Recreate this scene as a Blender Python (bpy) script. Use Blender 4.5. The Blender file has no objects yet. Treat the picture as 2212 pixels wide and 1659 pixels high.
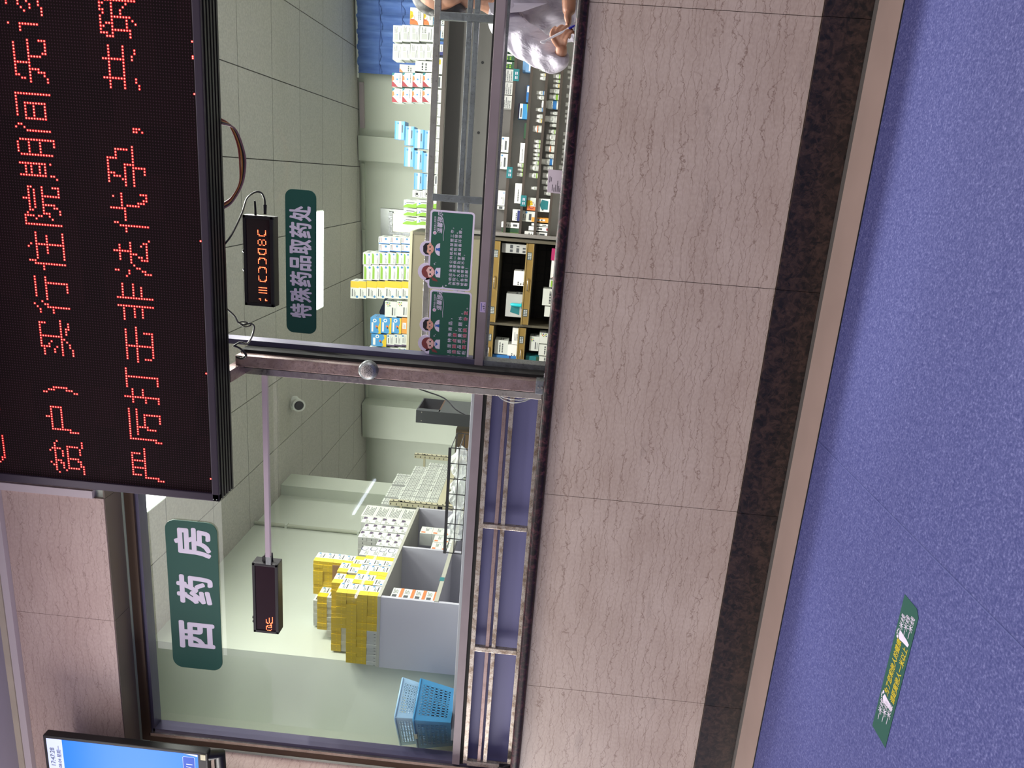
import bpy, bmesh, math, random
from mathutils import Vector, Matrix
random.seed(7)
SC = bpy.context.scene
COL = SC.collection
# ------------------------------------------------------------------ camera
EYE = Vector((0.0, -3.3143, 1.2))
def camera():
    yaw, pit, rol, fpx = 0.27425809, 0.04269606, 0.08729376, 1575.849
    f = Vector((-math.sin(yaw)*math.cos(pit), math.cos(yaw)*math.cos(pit), math.sin(pit)))
    r = Vector((math.cos(yaw), math.sin(yaw), 0)); u = r.cross(f)
    r2 = math.cos(rol)*r + math.sin(rol)*u; u2 = -math.sin(rol)*r + math.cos(rol)*u
    c = bpy.data.cameras.new('camera'); o = bpy.data.objects.new('camera', c); COL.objects.link(o)
    X, Y, Z = -u2, r2, -f            # the phone was held sideways: picture right is the world's down
    o.matrix_world = Matrix(((X.x, Y.x, Z.x, EYE.x), (X.y, Y.y, Z.y, EYE.y), (X.z, Y.z, Z.z, EYE.z), (0, 0, 0, 1)))
    c.sensor_fit = 'HORIZONTAL'; c.sensor_width = 36.0; c.lens = 36.0*fpx/2212; c.clip_start = .05; c.clip_end = 100
    SC.camera = o
camera()
# ------------------------------------------------------------------ world, lights, exposure
W = bpy.data.worlds.new('hall_ambient'); SC.world = W; W.use_nodes = True
W.node_tree.nodes['Background'].inputs[0].default_value = (0.86, 0.82, 0.90, 1)
W.node_tree.nodes['Background'].inputs[1].default_value = 0.40
def area(name, loc, size, power, col, rot=(0, 0, 0), sy=None):
    l = bpy.data.lights.new(name, 'AREA'); l.energy = power; l.color = col; l.size = size
    if sy: l.shape = 'RECTANGLE'; l.size_y = sy
    o = bpy.data.objects.new(name, l); COL.objects.link(o); o.location = loc; o.rotation_euler = rot; return o
HALL = (1.0, .95, .91)
area('hall_lamp', (-1.6, -1.5, 3.97), 9.0, 110, HALL, sy=1.2)
area('side_fill', (-8.0, -2.6, 2.1), 3.6, 520, HALL, rot=(0, -math.radians(90), 0), sy=4.2)  # added fill lights at both sides, they brighten the marble wall
area('side_fill', (6.5, -2.6, 2.0), 3.4, 250, HALL, rot=(0, math.radians(90), 0), sy=4.2)
ROOM = (1.0, .97, .92)
for p, e in (((-.97, 4.23, 3.60), 75), ((-1.95, .62, 3.60), 22), ((.7, .80, 3.60), 125), ((-.75, .80, 3.60), 80), ((.3, 2.2, 3.60), 50), ((1.3, 4.2, 3.6), 50), ((-4.2, 4.6, 3.6), 70)):
    area('pharmacy_lamp_and_fill', p, .62, e, ROOM, sy=.22)  # the visible ceiling panels, plus added fill lights that have no fixture
SC.view_settings.view_transform = 'Standard'
SC.view_settings.look = 'None'
SC.view_settings.gamma = 1.0
SC.view_settings.use_curve_mapping = False
SC.view_settings.exposure = 0.0
# ------------------------------------------------------------------ materials
def lin(h):
    h = h.lstrip('#'); o = []
    for i in (0, 2, 4):
        c = int(h[i:i+2], 16)/255; o.append(c/12.92 if c <= .04045 else ((c+.055)/1.055)**2.4)
    return (*o, 1)
MATS = {}
def mat(name, hexc, rough=.5, metal=0, emit=0, ehex=None, alpha=1, bump=0, bscale=200, var=0, vscale=8, coat=0):
    if name in MATS: return MATS[name]
    m = bpy.data.materials.new(name); m.use_nodes = True; MATS[name] = m
    nt = m.node_tree; b = nt.nodes['Principled BSDF']
    b.inputs['Base Color'].default_value = lin(hexc); b.inputs['Roughness'].default_value = rough; b.inputs['Metallic'].default_value = metal
    b.inputs['Alpha'].default_value = alpha
    if coat: b.inputs['Coat Weight'].default_value = coat; b.inputs['Coat Roughness'].default_value = .05
    if emit: b.inputs['Emission Color'].default_value = lin(ehex or hexc); b.inputs['Emission Strength'].default_value = emit
    if var or bump:
        tc = nt.nodes.new('ShaderNodeTexCoord')
    if var:
        n = nt.nodes.new('ShaderNodeTexNoise'); n.inputs['Scale'].default_value = vscale; n.inputs['Detail'].default_value = 6
        nt.links.new(tc.outputs['Object'], n.inputs['Vector'])
        r = nt.nodes.new('ShaderNodeValToRGB'); L = lin(hexc)
        r.color_ramp.elements[0].position = .3; r.color_ramp.elements[1].position = .7
        r.color_ramp.elements[0].color = (*[max(0, c*(1-var)) for c in L[:3]], 1); r.color_ramp.elements[1].color = (*[min(1, c*(1+var*.6)) for c in L[:3]], 1)
        nt.links.new(n.outputs['Fac'], r.inputs[0]); nt.links.new(r.outputs[0], b.inputs['Base Color'])
    if bump:
        n = nt.nodes.new('ShaderNodeTexNoise'); n.inputs['Scale'].default_value = bscale; n.inputs['Detail'].default_value = 3
        nt.links.new(tc.outputs['Object'], n.inputs['Vector'])
        bp = nt.nodes.new('ShaderNodeBump'); bp.inputs['Strength'].default_value = bump; bp.inputs['Distance'].default_value = .002
        nt.links.new(n.outputs['Fac'], bp.inputs['Height']); nt.links.new(bp.outputs[0], b.inputs['Normal'])
    return m
class NT:
    """small helper to wire procedural materials"""
    def __init__(s, name, rough=.5):
        s.m = bpy.data.materials.new(name); s.m.use_nodes = True; s.t = s.m.node_tree; s.b = s.t.nodes['Principled BSDF']
        s.b.inputs['Roughness'].default_value = rough; MATS[name] = s.m
        s.tc = s.t.nodes.new('ShaderNodeTexCoord').outputs['Object']
    def n(s, kind, ins=None, **props):
        x = s.t.nodes.new(kind)
        for k, v in props.items(): setattr(x, k, v)
        for k, v in (ins or {}).items():
            if hasattr(v, 'is_output') or isinstance(v, bpy.types.NodeSocket): s.t.links.new(v, x.inputs[k])
            else: x.inputs[k].default_value = v
        return x
    def mapping(s, scale=(1, 1, 1), rot=(0, 0, 0), loc=(0, 0, 0), src=None):
        return s.n('ShaderNodeMapping', {'Vector': src or s.tc, 'Scale': scale, 'Rotation': rot, 'Location': loc}).outputs[0]
    def noise(s, vec, scale, detail=4, rough=.5, dist=0, out='Fac'):
        return s.n('ShaderNodeTexNoise', {'Vector': vec, 'Scale': scale, 'Detail': detail, 'Roughness': rough, 'Distortion': dist}).outputs[out]
    def math(s, op, a, b=0.0):
        return s.n('ShaderNodeMath', {0: a, 1: b}, operation=op).outputs[0]
    def ramp(s, fac, stops):
        r = s.n('ShaderNodeValToRGB', {0: fac}); e = r.color_ramp.elements
        while len(e) < len(stops): e.new(.5)
        for i, (p, c) in enumerate(stops): e[i].position = p; e[i].color = lin(c) if isinstance(c, str) else (c, c, c, 1)
        return r.outputs[0]
    def mix(s, fac, a, b, mode='MIX'):
        x = s.n('ShaderNodeMix', data_type='RGBA', blend_type=mode)
        for k, v in (('Factor', fac), ('A', a), ('B', b)):
            i = [q for q in x.inputs if q.name == k and (q.type == 'RGBA' or (k == 'Factor' and q.type == 'VALUE'))][0]
            if isinstance(v, bpy.types.NodeSocket): s.t.links.new(v, i)
            else: i.default_value = lin(v) if isinstance(v, str) else v
        return [q for q in x.outputs if q.type == 'RGBA'][0]
    def color(s, sock): s.t.links.new(sock, s.b.inputs['Base Color']); return s
    def bump(s, h, strength=.3, dist=.002):
        b = s.n('ShaderNodeBump', {'Height': h, 'Strength': strength, 'Distance': dist}); s.t.links.new(b.outputs[0], s.b.inputs['Normal']); return s
def make_marble(name, ca, cb, vein, seed=0):
    k = NT(name, .32)
    big = k.noise(k.mapping((1.2, 1, 2.2), loc=(seed, 0, 0)), 2.2, 5)
    base = k.ramp(big, [(.3, ca), (.72, cb)])
    fine = k.noise(k.mapping((1, 1, 1.6)), 60, 4); base = k.mix(.22, base, k.ramp(fine, [(.3, '#8f7c72'), (.7, '#c9bab2')]), 'MIX')
    out = base
    sp = k.n('ShaderNodeSeparateXYZ', {0: k.tc}).outputs[2]
    for fr, wd, am, lo in ((17, .034, .72, 3), (27, .040, .55, 11), (12, .030, .7, 23)):
        lowf = k.noise(k.mapping((1.0, 1, 1.3), loc=(lo+seed, 0, lo)), 2.2, 3, .5)
        hif = k.noise(k.mapping((1, 1, .8), loc=(lo, lo, seed)), 16, 5, .62)
        ph = k.math('ADD', k.math('MULTIPLY', sp, fr), k.math('ADD', k.math('MULTIPLY', lowf, 3.4), k.math('MULTIPLY', hif, 1.25)))
        d = k.math('ABSOLUTE', k.math('SUBTRACT', k.math('FRACT', ph), .5))
        msk = k.ramp(d, [(0, 1.0), (wd, 0.0)])
        brk = k.ramp(k.noise(k.mapping((1.2, 1, 2.2), loc=(lo*3, seed, 0)), 4.0, 4), [(.34, 0.0), (.50, 1.0)])
        out = k.mix(k.math('MULTIPLY', k.math('MULTIPLY', msk, brk), am), out, vein)
    scuff = k.noise(k.mapping((3, 1, 10), rot=(0, .5, 0), loc=(5, 0, 0)), 1.1, 5, .6)
    out = k.mix(k.math('MULTIPLY', k.ramp(scuff, [(.62, 0.0), (.78, 1.0)]), .30), out, '#5d524e')
    k.color(out); return k.m
M_MARBLE = make_marble('beige_marble', '#a99689', '#bcab9f', '#6b5041')
M_MARBLE_TOP = make_marble('rosy_marble', '#a98f8b', '#b8a09c', '#7b625c', 4)
def make_granite():
    k = NT('brown_granite', .38)
    v = k.n('ShaderNodeTexVoronoi', {'Vector': k.mapping(), 'Scale': 55}).outputs['Color']
    n = k.noise(k.mapping(), 26, 8, .7, 1.2)
    base = k.ramp(n, [(.40, '#080707'), (.485, '#120d0c'), (.52, '#2e211d'), (.72, '#46342c')])
    k.color(k.mix(.35, base, k.ramp(v, [(.2, '#0d0a0a'), (.6, '#3a2a24')]))); return k.m
M_GRANITE = make_granite()
def make_sillstone():
    k = NT('dark_red_granite', .38); k.b.inputs['Specular IOR Level'].default_value = .3
    n = k.noise(k.mapping(), 34, 6, .7, 1.0)
    k.color(k.ramp(n, [(.36, '#0a080a'), (.5, '#1f1016'), (.6, '#43242a'), (.8, '#5a3a3e')])); return k.m
M_SILL = make_sillstone()
def make_vinyl():
    k = NT('blue_speckled_vinyl', .6); k.b.inputs['Specular IOR Level'].default_value = .25
    n = k.noise(k.mapping((1, 1.0, 1)), 125, 5, .6, .3)
    n2 = k.noise(k.mapping(), 42, 4, .6)
    f = k.math('ADD', k.math('MULTIPLY', n, .72), k.math('MULTIPLY', n2, .28))
    k.color(k.ramp(f, [(.33, '#2e336b'), (.46, '#43477b'), (.54, '#505386'), (.68, '#7577a8')])); k.bump(n, .15, .001); return k.m
M_VINYL = make_vinyl()
def make_ledpanel(name, pitch, x0, z0, dot, base, mod=.3, tint='#17090f'):
    k = NT(name, .75); k.b.inputs['Specular IOR Level'].default_value = .08
    s = k.n('ShaderNodeSeparateXYZ', {0: k.tc})
    def cell(o, off): return k.math('SUBTRACT', k.math('FRACT', k.math('ADD', k.math('DIVIDE', k.math('SUBTRACT', s.outputs[o], off), pitch), 100.5)), .5)
    cx, cz = cell(0, x0), cell(2, z0)
    d = k.math('SQRT', k.math('ADD', k.math('MULTIPLY', cx, cx), k.math('MULTIPLY', cz, cz)))
    dots = k.ramp(d, [(.17, 1.0), (.24, 0.0)])
    lou = k.ramp(k.math('ABSOLUTE', cz), [(.36, 0.0), (.46, 1.0)])
    wx = k.math('FLOOR', k.math('DIVIDE', s.outputs[0], mod)); wz = k.math('FLOOR', k.math('DIVIDE', s.outputs[2], mod*.5))
    wn = k.n('ShaderNodeTexWhiteNoise', {'Vector': k.n('ShaderNodeCombineXYZ', {0: wx, 1: wz}).outputs[0]}).outputs['Value']
    b2 = k.mix(k.math('MULTIPLY', wn, .8), base, tint)
    b3 = k.mix(k.math('MULTIPLY', lou, .7), b2, '#060305')
    k.color(k.mix(dots, b3, dot)); return k.m
def make_wear(name, base, stain, amt=.5, rough=.3, metal=.8, sc=14):
    k = NT(name, rough); k.b.inputs['Metallic'].default_value = metal
    n = k.noise(k.mapping((1, 1, 1)), sc, 7, .65, .4); n2 = k.noise(k.mapping(), sc*7, 4, .6)
    c = k.mix(k.math('MULTIPLY', k.ramp(n, [(.45, 0.0), (.62, 1.0)]), amt), base, stain)
    c = k.mix(k.math('MULTIPLY', k.ramp(n2, [(.60, 0.0), (.68, 1.0)]), amt), c, '#2a1d12')
    k.color(c); k.t.links.new(k.ramp(n2, [(.3, rough*.7), (.7, min(1, rough*1.8))]), k.b.inputs['Roughness']); return k.m
def make_glass():
    m = bpy.data.materials.new('window_glass'); m.use_nodes = True; nt = m.node_tree; nt.nodes.clear()
    o = nt.nodes.new('ShaderNodeOutputMaterial'); t = nt.nodes.new('ShaderNodeBsdfTransparent'); g = nt.nodes.new('ShaderNodeBsdfGlossy'); x = nt.nodes.new('ShaderNodeMixShader')
    fr = nt.nodes.new('ShaderNodeFresnel'); fr.inputs[0].default_value = 1.5
    t.inputs[0].default_value = (.96, .98, .967, 1); g.inputs['Roughness'].default_value = .015; g.inputs[0].default_value = (.95, .97, 1, 1)
    ge = nt.nodes.new('ShaderNodeNewGeometry'); inv = nt.nodes.new('ShaderNodeMath'); inv.operation = 'SUBTRACT'; inv.inputs[0].default_value = 1; mu = nt.nodes.new('ShaderNodeMath'); mu.operation = 'MULTIPLY'
    nt.links.new(ge.outputs['Backfacing'], inv.inputs[1]); nt.links.new(fr.outputs[0], mu.inputs[0]); nt.links.new(inv.outputs[0], mu.inputs[1])
    nt.links.new(mu.outputs[0], x.inputs[0]); nt.links.new(t.outputs[0], x.inputs[1]); nt.links.new(g.outputs[0], x.inputs[2]); nt.links.new(x.outputs[0], o.inputs[0])
    return m
M_GLASS = make_glass()
def make_clear(name, col, fac=.25, rough=.15):
    m = bpy.data.materials.new(name); m.use_nodes = True; nt = m.node_tree; b = nt.nodes['Principled BSDF']
    b.inputs['Base Color'].default_value = lin(col); b.inputs['Roughness'].default_value = rough
    t = nt.nodes.new('ShaderNodeBsdfTransparent'); x = nt.nodes.new('ShaderNodeMixShader'); x.inputs[0].default_value = fac
    nt.links.new(t.outputs[0], x.inputs[1]); nt.links.new(b.outputs[0], x.inputs[2]); nt.links.new(x.outputs[0], nt.nodes['Material Output'].inputs[0]); return m
M_FILM = make_clear('frosted_privacy_film', '#6f6f9f', .92, .5)
M_BAG = make_clear('clear_plastic', '#dfe4e2', .35, .1)
PINKSTEEL = make_wear('worn_steel', '#94807e', '#6a5348', .4, .33, .7)
RUSTY = make_wear('rusty_steel', '#b5aca3', '#6b5238', .7, .3, .75, 26)
CHROME = make_wear('polished_steel', '#c9c2bb', '#8a7a6a', .3, .16, .95, 9)
DULL = make_wear('dull_aluminium', '#8b8f92', '#6c6a66', .4, .35, .85, 12)
ANOD = mat('anodised_frame', '#82767a', .4, .12, var=.12, vscale=5)
ANOD_D = mat('anodised_frame_dark', '#4f4b63', .4, .4)
BLACK = mat('black_plastic', '#0d0b0e', .4)
BLACKM = mat('black_housing', '#17121a', .42, .2)
GAP = mat('dark_gap', '#080708', .8)
WHITE = mat('white_card', '#d9dcd6', .55)
WALLIN = mat('pharmacy_wall_paint', '#bfc6b9', .7, var=.05, vscale=2)
PLAST = mat('grey_laminate', '#b3b3bd', .45)
BEIGE = mat('cream_metal', '#b7b296', .45)
GREYST = mat('grey_rack_steel', '#8a8782', .45, .2)
DKST = mat('shaded_rack_lip', '#423a33', .5)  # shade on the lip fronts is put into this dark colour
LIGHTBACK = mat('rack_back_panel', '#c4c3be', .5)
GOLD = mat('brass_tray_front', '#9c8147', .38, .45, var=.12, vscale=10)
GREEN = mat('sign_green', '#0d4a40', .6)
GREEN2 = mat('notice_green', '#1c5341', .55)
SIGNW = mat('sign_white', '#d6cce0', .4)
RED = mat('print_red', '#b8252f', .45)
# ------------------------------------------------------------------ mesh builder
class MB:
    def __init__(s): s.v = []; s.f = []; s.mi = []; s.mats = []; s.sm = []
    def m(s, mt):
        if mt not in s.mats: s.mats.append(mt)
        return s.mats.index(mt)
    def add(s, vs, fs, mt, smooth=False):
        o = len(s.v); s.v += [tuple(v) for v in vs]; k = s.m(mt)
        for f in fs: s.f.append(tuple(i+o for i in f)); s.mi.append(k); s.sm.append(smooth)
        return s
    def box(s, x0, x1, y0, y1, z0, z1, mt, rot=None, bev=0):
        b = bev
        if b:
            vs = []; 
            bm = bmesh.new(); bmesh.ops.create_cube(bm, size=1)
            for v in bm.verts: v.co = Vector(((x0+x1)/2+v.co.x*(x1-x0), (y0+y1)/2+v.co.y*(y1-y0), (z0+z1)/2+v.co.z*(z1-z0)))
            bmesh.ops.bevel(bm, geom=bm.edges[:], offset=b, segments=2, affect='EDGES', profile=.6)
            bm.verts.index_update(); vs = [v.co.copy() for v in bm.verts]; fs = [[v.index for v in f.verts] for f in bm.faces]; bm.free()
        else:
            vs = [Vector((x, y, z)) for x in (x0, x1) for y in (y0, y1) for z in (z0, z1)]
            fs = [(0, 1, 3, 2), (4, 6, 7, 5), (0, 4, 5, 1), (2, 3, 7, 6), (0, 2, 6, 4), (1, 5, 7, 3)]
        if rot:
            c = Vector(((x0+x1)/2, (y0+y1)/2, (z0+z1)/2)); vs = [rot @ (v-c)+c for v in vs]
        return s.add(vs, fs, mt)
    def quad(s, a, b, c, d, mt): return s.add([a, b, c, d], [(0, 1, 2, 3)], mt)
    def tube(s, pts, r, mt, seg=10, cap=True):
        pts = [Vector(p) for p in pts]; n = len(pts); vs = []; fs = []; up = None
        for i, p in enumerate(pts):
            t = (pts[min(i+1, n-1)]-pts[max(i-1, 0)]).normalized()
            if up is None: up = Vector((0, 0, 1)) if abs(t.z) < .9 else Vector((1, 0, 0))
            a = t.cross(up).normalized(); up = a.cross(t).normalized()
            rr = r[i] if isinstance(r, (list, tuple)) else r
            for k in range(seg):
                th = 2*math.pi*k/seg; vs.append(p+a*math.cos(th)*rr+up*math.sin(th)*rr)
        for i in range(n-1):
            for k in range(seg):
                k2 = (k+1) % seg; fs.append((i*seg+k, i*seg+k2, (i+1)*seg+k2, (i+1)*seg+k))
        s.add(vs, fs, mt, True)
        if cap: s.add(vs[:seg], [tuple(range(seg))], mt); s.add(vs[-seg:], [tuple(range(seg))[::-1]], mt)
        return s
    def lathe(s, prof, c, mt, seg=20, axis='z'):
        c = Vector(c); vs = []; fs = []
        for r, h in prof:
            for k in range(seg):
                th = 2*math.pi*k/seg; a, b = r*math.cos(th), r*math.sin(th)
                vs.append(c+(Vector((a, b, h)) if axis == 'z' else Vector((a, h, b)) if axis == 'y' else Vector((h, a, b))))
        for i in range(len(prof)-1):
            for k in range(seg):
                k2 = (k+1) % seg; fs.append((i*seg+k, i*seg+k2, (i+1)*seg+k2, (i+1)*seg+k))
        s.add(vs, fs, mt, True)
        s.add(vs[:seg], [tuple(range(seg))[::-1]], mt); s.add(vs[-seg:], [tuple(range(seg))], mt); return s
    def flat(s, poly, o, ex, ey, mt):
        """2-D polygon laid on a plane"""
        o, ex, ey = Vector(o), Vector(ex), Vector(ey)
        return s.add([o+ex*p[0]+ey*p[1] for p in poly], [tuple(range(len(poly)))], mt)
    def slab(s, poly, o, ex, ey, t, mt):
        """2-D polygon given a thickness t along -(ex x ey) .. surface at o"""
        o, ex, ey = Vector(o), Vector(ex), Vector(ey); nrm = ex.cross(ey).normalized(); n = len(poly)
        A = [o+ex*p[0]+ey*p[1] for p in poly]; B = [a-nrm*t for a in A]
        return s.add(A+B, [tuple(range(n)), tuple(range(2*n-1, n-1, -1))]+[(i, i+n, (i+1) % n+n, (i+1) % n) for i in range(n)], mt)
    def text(s, body, o, ex, ey, size, mt, bold=0, align='L', width=None, italic=0):
        vs, fs, w = glyphs(body, bold); sx = size
        if width: sx = width/w
        off = 0 if align == 'L' else (-w*sx/2 if align == 'C' else -w*sx)
        o, ex, ey = Vector(o), Vector(ex), Vector(ey)
        nr = ex.cross(ey).normalized(); per = max(1, len(vs)//9) if bold else len(vs)+1   # the repeats of heavier lettering lie a hair above each other
        return s.add([o+ex*(x*sx+off+italic*y*size)+ey*(y*size)+nr*(6e-5*(i//per)) for i, (x, y) in enumerate(vs)], fs, mt)
    def build(s, name, parent=None, loc=(0, 0, 0), rotz=0, kind=None):
        me = bpy.data.meshes.new(name); L = Vector(loc)
        if parent is not None:
            L = Vector((0, 0, 0)); q = parent
            while q is not None: L += Vector(q.location); q = q.parent
        me.from_pydata([tuple(Vector(v)-L) for v in s.v], [], s.f)
        for mt in s.mats: me.materials.append(mt)
        me.polygons.foreach_set('material_index', s.mi); me.polygons.foreach_set('use_smooth', s.sm); me.update()
        o = bpy.data.objects.new(name, me); COL.objects.link(o)
        if parent is not None: o.parent = parent
        else: o.location = L
        if kind: o['kind'] = kind
        return o
GC = {}
def glyphs(body, bold=0):
    k = (body, bold)
    if k in GC: return GC[k]
    if bold:             # heavier lettering: the outline repeated a hair to every side
        v0, f0, w0 = glyphs(body); vs, fs = [], []
        for i in range(9):
            dx, dy = (0, 0) if i == 8 else (bold*math.cos(math.pi*i/4), bold*math.sin(math.pi*i/4))
            o = len(vs); vs += [(x+dx, y+dy) for x, y in v0]; fs += [tuple(q+o for q in f) for f in f0]
        GC[k] = (vs, fs, max(v[0] for v in vs)); return GC[k]
    c = bpy.data.curves.new('lettering', 'FONT'); c.body = body; c.resolution_u = 3
    o = bpy.data.objects.new('lettering', c); COL.objects.link(o)
    dg = bpy.context.evaluated_depsgraph_get(); me = bpy.data.meshes.new_from_object(o.evaluated_get(dg))
    vs = [(v.co.x, v.co.y) for v in me.vertices]; fs = [tuple(p.vertices) for p in me.polygons]
    w = max([v[0] for v in vs] or [1])
    bpy.data.objects.remove(o); bpy.data.curves.remove(c); bpy.data.meshes.remove(me)
    GC[k] = (vs, fs, w); return GC[k]
def curve(pts, n=5):
    """a soft line through the given points"""
    P = [Vector(p) for p in pts]; P = [P[0]*2-P[1]]+P+[P[-1]*2-P[-2]]; out = []
    for i in range(1, len(P)-2):
        for j in range(n):
            t = j/n; a, b, c, d = P[i-1:i+3]
            out.append(.5*((2*b)+(c-a)*t+(2*a-5*b+4*c-d)*t*t+(3*b-a-3*c+d)*t*t*t))
    return out+[P[-2]]
def tag(o, label, cat, group=None):
    o['label'] = label; o['category'] = cat
    if group: o['group'] = group
    return o
def thing(name, loc, label, cat, group=None):
    o = bpy.data.objects.new(name, None); COL.objects.link(o); o.location = loc; o.empty_display_size = .05
    return tag(o, label, cat, group)
def struct(mb, name, parent=None): 
    o = mb.build(name, parent)
    if parent is None: o['kind'] = 'structure'
    return o
def rrect(x0, y0, x1, y1, r, n=6):
    P = []
    for cx, cy, a in ((x1-r, y0+r, -90), (x1-r, y1-r, 0), (x0+r, y1-r, 90), (x0+r, y0+r, 180)):
        for i in range(n+1):
            t = math.radians(a+90*i/n); P.append((cx+r*math.cos(t), cy+r*math.sin(t)))
    return P
def circ(cx, cy, r, n=14, ry=None): return [(cx+r*math.cos(2*math.pi*i/n), cy+(ry or r)*math.sin(2*math.pi*i/n)) for i in range(n)]
EX, EZ = (1, 0, 0), (0, 0, 1)
ORD = ['first', 'second', 'third', 'fourth', 'fifth', 'sixth', 'seventh', 'eighth', 'ninth', 'tenth', 'eleventh', 'twelfth', 'thirteenth', 'fourteenth', 'fifteenth', 'sixteenth', 'seventeenth', 'eighteenth', 'nineteenth', 'twentieth', 'twenty-first', 'twenty-second', 'twenty-third', 'twenty-fourth', 'twenty-fifth', 'twenty-sixth']
# ------------------------------------------------------------------ the setting
struct(MB().box(-9, 6, -9, -.27, -.10, 0, M_VINYL), 'floor')
M_BORDER = mat('beige_floor_border', '#a8938a', .35, var=.08, vscale=3)
struct(MB().box(-9, 6, -.268, .10, -.10, .002, M_BORDER), 'trim_1')
b = MB().box(-.995, -.990, -9, -.27, -.002, .0012, mat('seam_weld', '#4a4f86', .5)); struct(b, 'trim_2')
struct(MB().box(-9, 6, -.271, -.266, -.001, .0035, GAP), 'trim_3')
# skirting stones
k = 0
SK = [-9, -4.8, -3.69, -2.584, -1.477, -.389, .718, 1.83, 6]
b = MB()
for x0, x1 in zip(SK, SK[1:]): b.box(x0+.001, x1-.001, -.012, .1, 0, .207, M_GRANITE)
b.box(-9, 6, -.022, -.010, .0, .014, mat('grey_edge_sealant', '#55524f', .6))
struct(b, 'baseboard_front')
# the wall under the windows: marble slabs with open joints over a dark backing
b = MB()
for x0, x1 in zip(SK, SK[1:]): b.box(x0+.0012, x1-.0012, 0, .03, .2085, 1.16, M_MARBLE)
b.box(-9, 6, .012, .3, .2, 1.16, GAP)
struct(b, 'wall_front')
# wall above and beside the windows
b = MB()
TOPX = [-9, -4.82, -3.71, -2.455, -1.735]
for x0, x1 in zip(TOPX, TOPX[1:]): b.box(x0+.001, x1-.001, 0, .145, 3.40, 3.945, M_MARBLE_TOP)
b.box(-1.69, 6, 0, .145, 3.45, 3.945, M_MARBLE_TOP)
b.box(-9, 6, .02, .30, 3.41, 4.2, WALLIN)
b.box(-9, -3.375, 0, .145, 1.16, 3.40, M_MARBLE_TOP)
b.box(-9, -3.36, .145, .30, 1.16, 3.41, WALLIN)
b.box(1.9, 6, 0, .30, 1.16, 3.45, M_MARBLE_TOP)
struct(b, 'wall_upper')
# soffit of the opening
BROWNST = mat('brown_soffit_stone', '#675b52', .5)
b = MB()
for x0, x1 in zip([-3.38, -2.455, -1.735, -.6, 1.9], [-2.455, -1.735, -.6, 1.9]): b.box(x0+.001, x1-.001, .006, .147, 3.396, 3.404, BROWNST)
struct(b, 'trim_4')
# white trunking and cornice up to the hall ceiling
LAV = mat('lavender_white_paint', '#b6a9b0', .6)
struct(MB().box(-1.733, -1.692, -.012, .02, 3.45, 3.945, LAV), 'trim_5')
CREAM = mat('aged_cornice', '#a99c90', .6, var=.1, vscale=4)
b = MB().box(-9, 6, -.03, .05, 3.946, 3.985, LAV).box(-9, 6, -.035, .05, 3.987, 4.02, CREAM)
struct(b, 'trim_6')
struct(MB().box(-9, 6, -9, .1, 4.02, 4.12, mat('hall_ceiling_paint', '#8f8796', .8, var=.06, vscale=1.5)), 'ceiling_hall')
# sill stone with rounded nose
b = MB(); prof = []
for i in range(9):
    t = math.radians(90+180*i/8); prof.append((-.018+.024*math.cos(t), 1.173+.0255*math.sin(t)))
poly = [(.34, 1.1985)]+prof+[(.34, 1.1475)]
vs = [Vector((x, p[0], p[1])) for x in (-9, 6) for p in poly]; n = len(poly)
b.add(vs, [(i, (i+1) % n, (i+1) % n+n, i+n) for i in range(1, n-2)], M_SILL, True)
b.add(vs, [(i, (i+1) % n, (i+1) % n+n, i+n) for i in (0, n-2, n-1)]+[tuple(range(n))[::-1], tuple(range(n, 2*n))], M_SILL, False)
struct(b, 'trim_7')
# ------------------------------------------------------------------ pharmacy room shell
def backy(x): return 5.81-.147*x
FZ = .15; CZ = 3.65
struct(MB().box(-7, 3.2, .30, 7.3, 0, FZ, mat('pharmacy_floor_tile', '#8f8c86', .4)), 'floor_pharmacy')
b = MB(); TW, TD = .651, .667
k = NT('ceiling_tile_white', .75); k.color(k.ramp(k.noise(k.mapping((1, 1, 1)), 70, 3), [(.35, '#adaba5'), (.65, '#bdbbb4')])); M_TILE = k.m
b.box(-7, 3.2, .30, 7.3, CZ+.012, CZ+.08, mat('ceiling_seam', '#34332f', .8))
for i in range(-11, 5):
    for j in range(-3, 8):
        x0, y0 = i*TW, 2.36+j*TD
        b.box(x0+.004, x0+TW-.004, max(y0+.004, .30), y0+TD-.004, CZ, CZ+.014, M_TILE) if y0+TD > .35 else None
struct(b, 'ceiling_pharmacy')
b = MB()
P = [(3.2, backy(3.2)), (-7, backy(-7))]
b.add([Vector((P[0][0], P[0][1], 0)), Vector((P[1][0], P[1][1], 0)), Vector((P[1][0], P[1][1], CZ)), Vector((P[0][0], P[0][1], CZ)),
       Vector((P[0][0], P[0][1]+.2, 0)), Vector((P[1][0], P[1][1]+.2, 0)), Vector((P[1][0], P[1][1]+.2, CZ)), Vector((P[0][0], P[0][1]+.2, CZ))],
      [(0, 1, 2, 3), (7, 6, 5, 4), (3, 2, 6, 7), (0, 4, 5, 1), (1, 5, 6, 2), (0, 3, 7, 4)], WALLIN)
def onback(b, x0, x1, z0, z1, d, mt):      # a box standing proud of the slanted back wall by d
    nx, ny = -.1454, -.9894
    a = Vector((x0, backy(x0), 0)); c = Vector((x1, backy(x1), 0)); n = Vector((nx, ny, 0))*d
    vs = [a+Vector((0, 0, z0)), c+Vector((0, 0, z0)), c+Vector((0, 0, z1)), a+Vector((0, 0, z1))]
    vs += [v+n for v in vs]
    return b.add(vs, [(3, 2, 1, 0), (4, 5, 6, 7), (0, 1, 5, 4), (1, 2, 6, 5), (2, 3, 7, 6), (3, 0, 4, 7)], mt)
struct(b, 'wall_back')
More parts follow.
